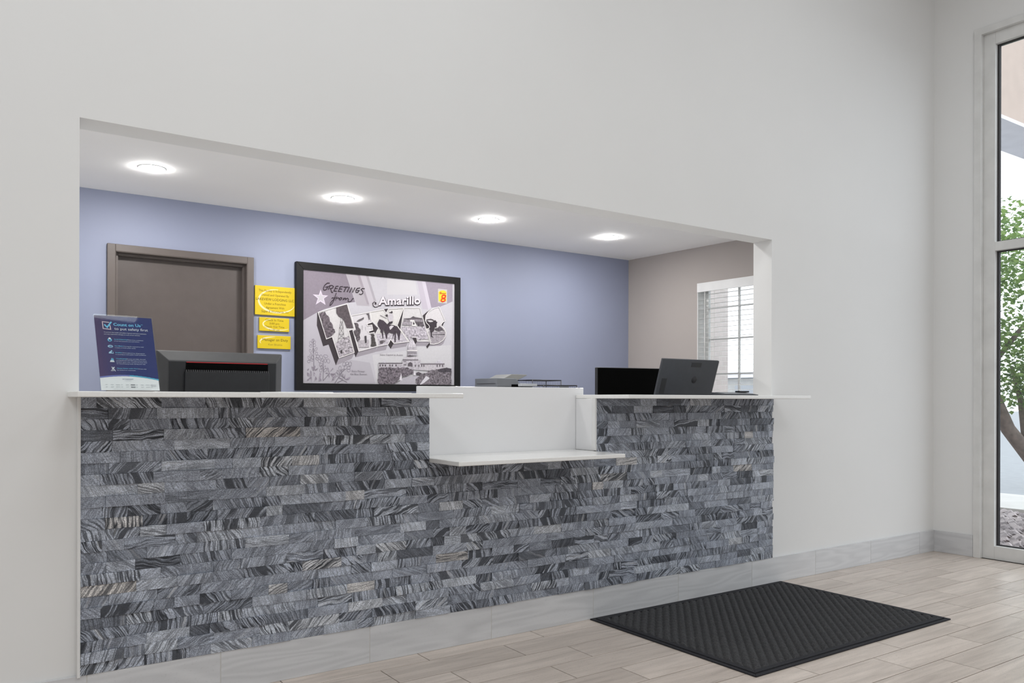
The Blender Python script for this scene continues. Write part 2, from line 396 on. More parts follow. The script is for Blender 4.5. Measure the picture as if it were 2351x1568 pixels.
class Print:
    """ink shapes in sheet coordinates (u right, v up, metres), stacked in hair-thin layers"""
    def __init__(s): s.items = []
    def add(s, vs, fs, col, n, layer, ramp=None): s.items.append((layer, vs, fs, srgb(col) + (n,), ramp))
    def poly(s, pts, col, n=0.0, layer=1): s.add(pts, [tuple(range(len(pts)))], col, n, layer)
    def rect(s, u0, v0, u1, v1, col, n=0.0, layer=1): s.poly([(u0, v0), (u1, v0), (u1, v1), (u0, v1)], col, n, layer)
    def rough(s, pts, col, n, layer, amp, rnd):
        """a shape with a ragged outline (foliage in the printed photographs)"""
        q = []
        for i in range(len(pts)):
            a, b = Vector(pts[i]), Vector(pts[(i + 1) % len(pts)]); k = max(1, int((b - a).length / (amp * 1.1)))
            for t in range(k):
                c = a.lerp(b, t / k); q.append((c.x + rnd.uniform(-amp, amp) * .5, c.y + rnd.uniform(-amp, amp) * .5))
        s.poly(q, col, n, layer)
    def stroke(s, pts, w, col, layer=3, taper=False):
        P_ = [Vector(pts[0])]
        for q in pts[1:]:
            if (Vector(q) - P_[-1]).length > 1e-6: P_.append(Vector(q))
        k = len(P_)
        if k < 2: return
        closed = (P_[0] - P_[-1]).length < 1e-6
        vs, fs, rp = [], [], []
        for i, p in enumerate(P_):
            d0 = (p - P_[i - 1]).normalized() if i else ((p - P_[k - 2]).normalized() if closed else None)
            d1 = (P_[i + 1] - p).normalized() if i < k - 1 else ((P_[1] - p).normalized() if closed else None)
            d0 = d0 or d1; d1 = d1 or d0
            d = (d0 + d1)
            if d.length < 0.3: d = d1.copy()
            d.normalize(); n = Vector((-d.y, d.x)); cs = max(0.5, abs(n.dot(Vector((-d1.y, d1.x)))))
            h = w / 2 / cs
            if taper: h *= math.sin(math.pi * (0.04 + 0.92 * i / (k - 1))) ** 0.7
            e = Vector((0, 0))
            if not closed and not taper: e = -d1 * w * .3 if i == 0 else (d0 * w * .3 if i == k - 1 else e)
            vs += [tuple(p + e - n * h), tuple(p + e + n * h)]; rp += [i / (k - 1)] * 2
            if i: fs.append((2 * i - 2, 2 * i, 2 * i + 1, 2 * i - 1))
        s.add(vs, fs, col, 0, layer, rp)
    def text(s, t, u, v, h, col, layer=3, width=None, align='L', shear=0.0, ang=0.0, grow=0.0):
        """h = cap height; width = total width to fit"""
        vs, fs = text_shape(t, grow)
        if not vs: return
        x0 = min(p[0] for p in vs); x1 = max(p[0] for p in vs)
        sy = h / 0.69; sx = sy if width is None else width / (x1 - x0)
        wd = (x1 - x0) * sx
        du = {'L': 0, 'C': -wd / 2, 'R': -wd}[align]
        ca, sa = math.cos(ang), math.sin(ang)
        q = []
        for x, y in vs:
            a = (x - x0) * sx + du + y * sy * shear; b = y * sy
            q.append((u + a * ca - b * sa, v + a * sa + b * ca))
        s.add(q, fs, col, 0, layer)
    def build(s, name, frame, parent=None):
        """frame: Matrix mapping (u, v, lift) to parent space"""
        V, F, C = [], [], []; z = 0.0
        for layer, vs, fs, col, rp in sorted(s.items, key=lambda t: t[0]):
            b = len(V)
            V += [tuple(frame @ Vector((p[0], p[1], z + (rp[i] * 3e-5 if rp else 0)))) for i, p in enumerate(vs)]
            F += [tuple(i + b for i in f) for f in fs]; C += [col] * len(fs)
            z += 4.2e-5 if rp else 1.2e-5
        me = bpy.data.meshes.new(name); me.from_pydata(V, [], F)
        at = me.color_attributes.new('ink', 'FLOAT_COLOR', 'CORNER')
        i = 0
        for p, c in zip(me.polygons, C):
            for _ in p.loop_indices: at.data[i].color = c; i += 1
        me.materials.append(M['ink']); me.update()
        o = bpy.data.objects.new(name, me); COL.objects.link(o)
        if parent is not None: o.parent = parent
        return o

WALLF = Matrix(((1, 0, 0, 0), (0, 0, -1, 0), (0, 1, 0, 0), (0, 0, 0, 1)))   # sheet on a wall that faces -y

# ------------------------------------------------------------------ the setting
XR = 5.5716; XL = -3.4; YB = -6.3; ZT = 4.2            # lobby
BW = 3.05; ZC = 2.418; TH = 0.127                       # office back wall, office ceiling, counter wall thickness
OX0, OX1, OZ0, OZ1 = 0.345, 3.829, 1.04, 1.942          # opening above the counter
NX0, NX1, NZ = 1.62, 2.515, 0.775                       # lowered part of the counter

floor = struct(MB().box(XL - .2, XR + .2, YB - .2, BW + .2, -0.14, -0.006).build('floor', M['grout']))
PL, PW = 0.567, 0.1625
pm = MB().box(-PL/2 + .0020, PL/2 - .0020, -PW/2 + .0017, PW/2 - .0017, -0.006, 0.0).mesh('plank'); pm.materials.append(M['floor'])
rest = MB()
for r in range(0, 39):
    y1 = -0.115 - PW * (r - 1); yc = y1 - PW / 2
    off = 1.57 if r % 2 == 0 else 1.356
    k0 = math.ceil((XL - off) / PL) - 1
    for k in range(k0, 20):
        x0 = off + k * PL
        if x0 > XR or x0 + PL < XL: continue
        cut = x0 + PL > XR or r == 0
        if r < 14 and x0 + PL > 0.75:
            if cut:
                a = MB().box(-PL/2 + .0020, min(PL/2, XR - x0 - PL/2) - .0020, -PW/2 + .0017, min(PW/2, -yc) - .0017, -0.006, 0.0).mesh('plank'); a.materials.append(M['floor'])
            else: a = pm
            o = bpy.data.objects.new('plank', a); COL.objects.link(o); o.parent = floor
            o.location = (x0 + PL / 2, yc, 0)
        else:
            rest.box(max(x0, XL) + .0014, min(x0 + PL, XR) - .0014, yc - PW/2 + .0012, min(yc + PW/2, 0) - .0012, -0.006, 0.0)
tag(rest.build('distant_planks', M['floor'], floor), kind='stuff')
tag(MB().box(0.05, 5.9, TH, BW + .15, -0.006, 0.0).build('office_floor_covering', M['lam'], floor))

wf = MB()
wf.box(XL, OX0, 0, TH, 0, ZT).box(OX1, 5.9, 0, TH, 0, ZT).box(OX0, OX1, 0, TH, OZ1, ZT)
wf.box(OX0, NX0, 0, TH, 0, OZ0).box(NX0, NX1, 0, TH, 0, NZ).box(NX1, OX1, 0, TH, 0, OZ0)
wall_front = struct(wf.build('wall_front', M['wall']))
struct(MB().box(XL - .15, XL, YB, TH, 0, ZT).build('wall_left', M['wall']))
struct(MB().box(XL - .15, XR + .16, YB - .15, YB, 0, ZT).build('wall_rear', M['wall']))
struct(MB().box(XL - .15, XR + .16, YB - .15, TH, ZT, ZT + .15).build('ceiling', M['wall']))
WY0, WY1, WZ1 = -0.27, -2.35, 3.46                      # storefront window in the right wall
wr = MB().box(XR, XR + .16, WY0, 0, 0, ZT).box(XR, XR + .16, WY1, WY0, WZ1, ZT)
wr.box(XR, XR + .16, YB, WY1, 0, ZT)
struct(wr.build('wall_right', M['wall']))

# office
DX0, DX1, DZ = 0.914, 1.789, 2.018                      # door opening
wb = MB().box(0.05, DX0, BW, BW + .14, 0, ZC).box(DX1, 5.75, BW, BW + .14, 0, ZC).box(DX0, DX1, BW, BW + .14, DZ, ZC)
struct(wb.build('wall_office_back', M['blue']))
struct(MB().box(-0.1, 0.05, TH, BW + .14, 0, ZC).build('wall_office_left', M['wall']))
struct(MB().box(-0.1, 6.0, TH, BW + .14, ZC, ZC + .12).build('ceiling', M['ceil']))
AL = 0.045                                              # the office side wall is a little out of square
def side(s_, n, z):                                     # along the side wall from the corner, outward, up
    return (5.563 + math.sin(AL) * s_ + math.cos(AL) * n, BW - math.cos(AL) * s_ + math.sin(AL) * n, z)
SIDE = Matrix.Translation((5.563, BW, 0)) @ Matrix(((math.sin(AL), math.cos(AL), 0, 0), (-math.cos(AL), math.sin(AL), 0, 0), (0, 0, 1, 0), (0, 0, 0, 1)))
S0, S1, SZ0, SZ1 = 0.872, 2.25, 0.92, 2.085
ws = MB().box(0, S0, 0, .15, 0, ZC).box(S1, 2.93, 0, .15, 0, ZC).box(S0, S1, 0, .15, SZ1, ZC).box(S0, S1, 0, .15, 0, SZ0).xform(SIDE)
struct(ws.build('wall_office_right', M['taupe']))

# painted corner beads on the opening and beside the stone
tr = struct(empty('trim_1', (OX0, 0, 0.14)))
MB().box(-0.006, 0.003, -0.0235, 0.0, 0, 0.9).build('corner_bead', M['trimw'], tr, 0.0015)
MB().box(OX1 - OX0 - 0.001, OX1 - OX0 + 0.004, -0.006, 0.0, 0, 0.9).build('corner_bead', M['trimw'], tr, 0.0015)

# baseboards of wood-look tile
bb = struct(MB().box(XL, XR, -0.0115, 0.0, 0, 0.1425).build('baseboard_front', M['groutw']))
js = [-3.4, -2.48, -1.9, -1.34, -0.77, -0.2, 0.368, 0.789, 1.359, 1.929, 2.504, 3.073, 3.65, 4.226, 4.80, 5.375, XR]
for a, b_ in zip(js[:-1], js[1:]):
    w = b_ - a - 0.0035
    o = MB().box(-w/2, w/2, -0.0125, -0.002, 0.0015, 0.1435).build('skirting_tile', M['base'], bb)
    o.location = ((a + b_) / 2, 0, 0)
bb2 = struct(MB().box(XR - 0.0115, XR, -0.268, -0.0125, 0, 0.1425).build('baseboard_right', M['groutw']))
o = MB().box(-0.127, 0.127, -0.0125, -0.0035, 0.0015, 0.1435).build('skirting_tile', M['base'], bb2)
o.location = (XR, -0.1415, 0); o.rotation_euler = (0, 0, -math.pi / 2)

# storefront window: two lights above each other, more of them towards the entrance
def storefront(name, y0, y1):
    w = struct(empty(name, (XR, y0, 0)))
    L = y1 - y0                                         # negative: runs towards the entrance
    def bar(n, a, c, z0, z1, x0=0.02, x1=0.10, mat='alu', bev=0.002):
        return MB().box(x0, x1, min(a, c), max(a, c), z0, z1).build(n, M[mat], w, bev)
    bar('casing', 0.0, -0.046, 0, WZ1, -0.014, 0.16); bar('casing', L, L + 0.046, 0, WZ1, -0.014, 0.16)
    bar('casing', 0.0, L, WZ1 - 0.028, WZ1 + 0.014, -0.0142, 0.1602)
    bar('stile', -0.046, -0.118, 0, WZ1 - .028); bar('stile', L + 0.046, L + 0.118, 0, WZ1 - .028)
    bar('top_rail', -0.118, L + 0.118, WZ1 - 0.105, WZ1 - 0.028)
    bar('middle_rail', -0.118, L + 0.118, 2.008, 2.066)
    bar('bottom_rail', -0.118, L + 0.118, 0, 0.088)
    for z0, z1 in ((0.088, 2.008), (2.066, WZ1 - 0.105)):
        g = MB().box(0.057, 0.063, L + 0.128, -0.128, z0 + .008, z1 - .008).build('pane', M['glass'], w)
        k = MB()
        for x0, x1 in ((0.050, 0.056), (0.064, 0.070)):
            k.box(x0, x1, -0.132, -0.118, z0, z1).box(x0, x1, L + 0.118, L + 0.132, z0, z1)
            k.box(x0, x1, L + 0.132, -0.132, z0, z0 + 0.008).box(x0, x1, L + 0.132, -0.132, z1 - 0.008, z1)
        k.build('gasket', M['gasket'], w)
    return w
storefront('window_1', WY0, WY1)

# office window with glazing bars
wo = struct(empty('window_2', side(S0, 0, SZ0))); wo.rotation_euler = (0, 0, AL - math.pi / 2)
# local x = along the wall, local y = outward
def wbar(n, x0, x1, z0, z1, y0=0.10, y1=0.135, mat='alu'):
    return MB().box(x0, x1, y0, y1, z0, z1).build(n, M[mat], wo, 0.002)
WL, WHt = S1 - S0, SZ1 - SZ0
wbar('frame', 0, 0.045, 0, WHt); wbar('frame', WL - .045, WL, 0, WHt); wbar('frame', .045, WL - .045, 0, .045); wbar('frame', .045, WL - .045, WHt - .045, WHt)
for x in (0.375, 0.72, 1.05): wbar('glazing_bar', x - .008, x + .008, .045, WHt - .045, .108, .128)
for z in (0.345, 0.66, 0.945): wbar('glazing_bar', .045, WL - .045, z - .007, z + .007, .110, .126)
MB().box(.045, WL - .045, .116, .120, .045, WHt - .045).build('pane', M['glass'], wo)
MB().box(-.01, WL + .01, -.02, .10, -.02, -.002).build('window_sill', M['trimw'], wo, .003)
MB().box(0, .006, 0.0, .10, 0, WHt).build('reveal', M['trimw'], wo); MB().box(WL - .006, WL, 0.0, .10, 0, WHt).build('reveal', M['trimw'], wo); MB().box(.006, WL - .006, 0.0, .10, WHt - .006, WHt).build('reveal', M['trimw'], wo)

# office door
dr = struct(empty('door_1', (DX0, BW, 0)))
dw = DX1 - DX0
MB().box(-0.05, 0.0, -0.022, 0.0, 0, DZ + .048).build('door_frame', M['doorf'], dr, .003)
MB().box(dw, dw + .048, -0.022, 0.0, 0, DZ + .048).build('door_frame', M['doorf'], dr, .003)
MB().box(0.0, dw, -0.022, 0.0, DZ, DZ + .048).build('door_frame', M['doorf'], dr, .003)
MB().box(0.0, 0.004, -0.022, 0.14, 0, DZ).box(0.004, 0.022, 0.018, 0.055, 0, DZ).build('door_jamb', M['doorf'], dr, .002)
MB().box(dw - .004, dw, -0.022, 0.14, 0, DZ).box(dw - .022, dw - .004, 0.018, 0.055, 0, DZ).build('door_jamb', M['doorf'], dr, .002)
MB().box(0.004, dw - .004, -0.022, 0.14, DZ - .004, DZ).box(.022, dw - .022, 0.018, 0.055, DZ - .022, DZ - .004).build('door_jamb', M['doorf'], dr, .002)
lf = MB().box(0.006, dw - .006, 0.057, 0.10, 0.008, DZ - .006).build('door_leaf', M['door'], dr, .002)
kb = MB().lathe([(0.0, 0), (.032, 0), (.032, .008), (.012, .014), (.012, .04), (.026, .05), (.026, .07), (.0, .076)], 20).xform(Matrix.Translation((dw - .08, .057, .98)) @ Matrix.Rotation(math.pi / 2, 4, 'X'))
kb.build('door_knob', plain('brushed_knob', (0.5, 0.48, 0.45), 0.3, 1.0), lf)

# ------------------------------------------------------------------ stone cladding of the reception counter
clad = empty('stone_cladding', (OX0, 0, 0.144))
tag(clad, 'dark grey split stone cladding on the front of the reception counter', 'stone cladding')
MB().box(0, NX0 - OX0, -.011, -.0005, 0, OZ0 - .145).box(NX0 - OX0, NX1 - OX0, -.011, -.0005, 0, NZ - .145).box(NX1 - OX0, OX1 - OX0 - .018, -.011, -.0005, 0, OZ0 - .145).build('backing', M['mortar'], clad)
rs = random.Random(5)
def stone_shape(w, h, depth):
    """a split-faced strip: front grid uneven, back flat"""
    nx, nz = (3, 2) if w > 0.09 else (2, 2)
    vs, fs = [], []
    tilt = rs.uniform(-.0012, .0012); lean = rs.uniform(-.0012, .0012)
    for j in range(nz + 1):
        for i in range(nx + 1):
            u = -w/2 + w * i / nx; v = -h/2 + h * j / nz
            inner = 0 < i < nx
            d = depth + tilt * (2 * i / nx - 1) + lean * (2 * j / nz - 1) + rs.uniform(-.0008, .0008) + (0.0008 if (inner and 0 < j < nz) else 0)
            if inner: u += rs.uniform(-.15, .15) * w / nx
            vs.append((u, -d, v))
    n = len(vs); q = nx + 1
    for j in range(nz):
        for i in range(nx): fs.append((j*q+i, j*q+i+1, (j+1)*q+i+1, (j+1)*q+i))
    ring = [i for i in range(nx)] + [j*q+nx for j in range(nz)] + [nz*q+i for i in range(nx, 0, -1)] + [j*q for j in range(nz, 0, -1)]
    for i in ring: vs.append((vs[i][0], -0.004, vs[i][2]))
    m = len(ring)
    for a in range(m): fs.append((ring[a], n + a, n + (a + 1) % m, ring[(a + 1) % m]))
    return vs, fs
def put_sv(me, vals):
    at = me.color_attributes.new('sv', 'FLOAT_COLOR', 'CORNER')
    i = 0
    for p, c in zip(me.polygons, vals):
        for _ in p.loop_indices: at.data[i].color = c; i += 1
stones = []
ROWS = 25; RH = (OZ0 - 0.144) / ROWS
for r in range(ROWS):
    z0 = 0.144 + r * RH; zc = z0 + RH / 2
    spans = [(OX0 + .003, OX1)] if z0 + RH < NZ + .002 else [(OX0 + .003, NX0), (NX1, OX1)]
    cut_row = z0 < NZ - .004 and z0 + RH >= NZ + .002
    if cut_row: spans.append((NX0, NX1))
    for a, b_ in spans:
        x = a
        low = cut_row and a == NX0
        first = True
        while x < b_ - 1e-6:
            w = rs.choice((.065, .08, .09, .105, .12, .135, .15, .165, .19)) * rs.uniform(.93, 1.07)
            if first: w *= rs.uniform(.55, 1.0); first = False
            if b_ - (x + w) < 0.05: w = b_ - x
            if w > .24: w /= 2
            end = x + w > b_ - 1e-6 and abs(b_ - OX1) < .01
            ww = w + (rs.uniform(-.014, .006) if end else 0)
            vein = rs.random()
            if rs.random() < .02: t = rs.uniform(.93, 1.0)
            elif rs.random() < .05: t = rs.uniform(0, .05)
            else: t = min(.92, max(.06, rs.gauss(.5, .19)))
            ang = rs.choice((.17, .2, .8, .83, .15, .86, .3, .7, .5, .02)) + rs.uniform(-.06, .06)
            stones.append((x + ww / 2, (z0 + NZ) / 2 if low else zc, ww - .0005, (NZ - z0 if low else RH) - .0005, rs.choice((.0135, .0145, .0155, .016, .0165, .0175, .0195)), (t, ang % 1.0, vein, 1.0)))
            x += w
# the pieces that show largest stand nearest to the camera
stones.sort(key=lambda s_: (s_[0] ** 2 + DIST ** 2) / max(s_[2], .05))
far = MB(); far_sv = []
for i, (x, z, w, h, d, sv) in enumerate(stones):
    vs_, fs_ = stone_shape(w, h, d)
    if i < 298:
        me = MB().add(vs_, fs_).mesh('stone_tile'); put_sv(me, [sv] * len(fs_)); me.materials.append(M['stone'])
        o = bpy.data.objects.new('stone_tile', me); COL.objects.link(o); o.parent = clad
        o.location = (x - OX0, 0, z - .144)
    else:
        far.add([(a + x - OX0, b_, c + z - .144) for a, b_, c in vs_], fs_); far_sv += [sv] * len(fs_)
me = far.mesh('stone_tiles'); put_sv(me, far_sv); me.materials.append(M['stone'])
o = bpy.data.objects.new('stone_tiles', me); COL.objects.link(o); o.parent = clad; o['kind'] = 'stuff'

# ------------------------------------------------------------------ counter tops, lowered shelf and screen panel
CT = 0.018
def slab(name, x0, x1, y0, y1, z0, z1, mat, label, cat, bev=.003, group=None):
    o = MB().box(0, x1 - x0, y0, y1, 0, z1 - z0).build(name, M[mat], None, bev, 3)
    o.location = (x0, 0, z0); return tag(o, label, cat, group)
slab('countertop', 0.312, 1.642, -.25, .1275, OZ0, OZ0 + CT, 'quartz', 'white countertop over the wider left stone section, carrying the leaflet stand', 'countertop', group='raised counter tops')
slab('countertop', 2.508, 3.842, -.25, .1275, OZ0, OZ0 + CT, 'quartz', 'white countertop over the right stone section beside the lobby window corner', 'countertop', group='raised counter tops')
slab('transaction_shelf', 1.6215, 2.488, -.25, .1285, NZ + .0005, NZ + .0185, 'quartz', 'low white shelf projecting from the gap in the stone counter', 'shelf')
slab('screen_panel', 1.645, 2.56, .130, .148, .70, 1.0915, 'panelw', 'glossy white upright panel closing the gap between the two countertops', 'panel', .003)
jb = empty('counter_end_lining', (NX1, 0, NZ))
tag(jb, 'white lining on the end of the right stone section, above the low shelf', 'lining')
MB().box(-.006, -.0003, .002, TH, .019, OZ0 - NZ - .0005).build('lining_board', M['panelw'], jb, .001)
MB().box(-.011, -.0003, -.0225, .002, .019, OZ0 - NZ - .0005).build('edge_strip', M['trimw'], jb, .002)

# furniture behind the counter that carries the machines
wd = empty('work_desk', (0.36, .17, 0)); tag(wd, 'lower white work desk behind the stone counter, under the computer screens', 'desk')
MB().box(0, 3.45, 0, .70, .73, .76).build('desk_top', M['lam'], wd, .003)
for x in (0.02, 1.2, 2.3, 3.40): MB().box(x, x + .03, .03, .67, 0, .73).build('side_panel', M['lam'], wd)
cz = empty('credenza', (3.45, 2.52, 0)); tag(cz, 'white storage cabinet against the blue wall, under the printer and wire trays', 'cabinet')
MB().box(0, 1.25, .02, .50, 0.06, .95).build('body', M['lam'], cz, .003); MB().box(.03, 1.22, .05, .48, 0, .06).build('plinth', M['black'], cz)
for x in (0.01, .425, .84):
    d = MB().box(x, x + .40, 0, .02, .08, .93).build('door', M['lam'], cz, .002)
    MB().box(x + .36, x + .37, -.02, 0, .55, .70).build('handle', M['steel'], d, .002)

# ------------------------------------------------------------------ recessed downlights
def downlight():
    t = empty('recessed_downlight')
    MB().lathe([(.079, 0), (.079, -.003), (.074, -.005), (.072, -.003)], 40).build('trim_ring', M['led_ring'], t)
    MB().lathe([(.072, -.003), (.070, -.008), (.060, -.011), (.035, -.0125), (.0005, -.013)], 20).build('lens', M['led'], t)
    return t
DLL = ['round white ceiling downlight at the left, above the brown door', 'round white ceiling downlight above the framed print, second from left',
       'round white ceiling downlight above the bare blue wall, third from left', 'round white ceiling downlight at the right, nearest the taupe wall']
proto = downlight()
def copy_tree(o, parent=None):
    c = o.copy(); COL.objects.link(c); c.parent = parent
    for ch in list(o.children): copy_tree(ch, c)
    return c
spots = [(1.0, 2.30, 0), (2.233, 2.335, 1), (3.42, 2.31, 2), (4.635, 2.29, 3)]
for x, y, i in spots:
    t = proto if i == 0 else copy_tree(proto)
    t.location = (x, y, ZC); tag(t, DLL[i], 'ceiling light', 'downlights over the office')
HLL = ['round downlight close behind the header, in front of the brown door', 'round downlight close behind the header, in front of the framed print', 'round downlight close behind the header, above the right countertop']
for i, x in enumerate((1.0, 2.233, 3.42)):                # the row nearer the lobby, hidden by the header from here
    t = copy_tree(proto); t.location = (x, .68, ZC)
    for ch in t.children:
        if ch.name.startswith('lens'): ch.data = ch.data.copy(); ch.data.materials[0] = M['led_soft']
    tag(t, HLL[i], 'ceiling light', 'downlights behind the header')

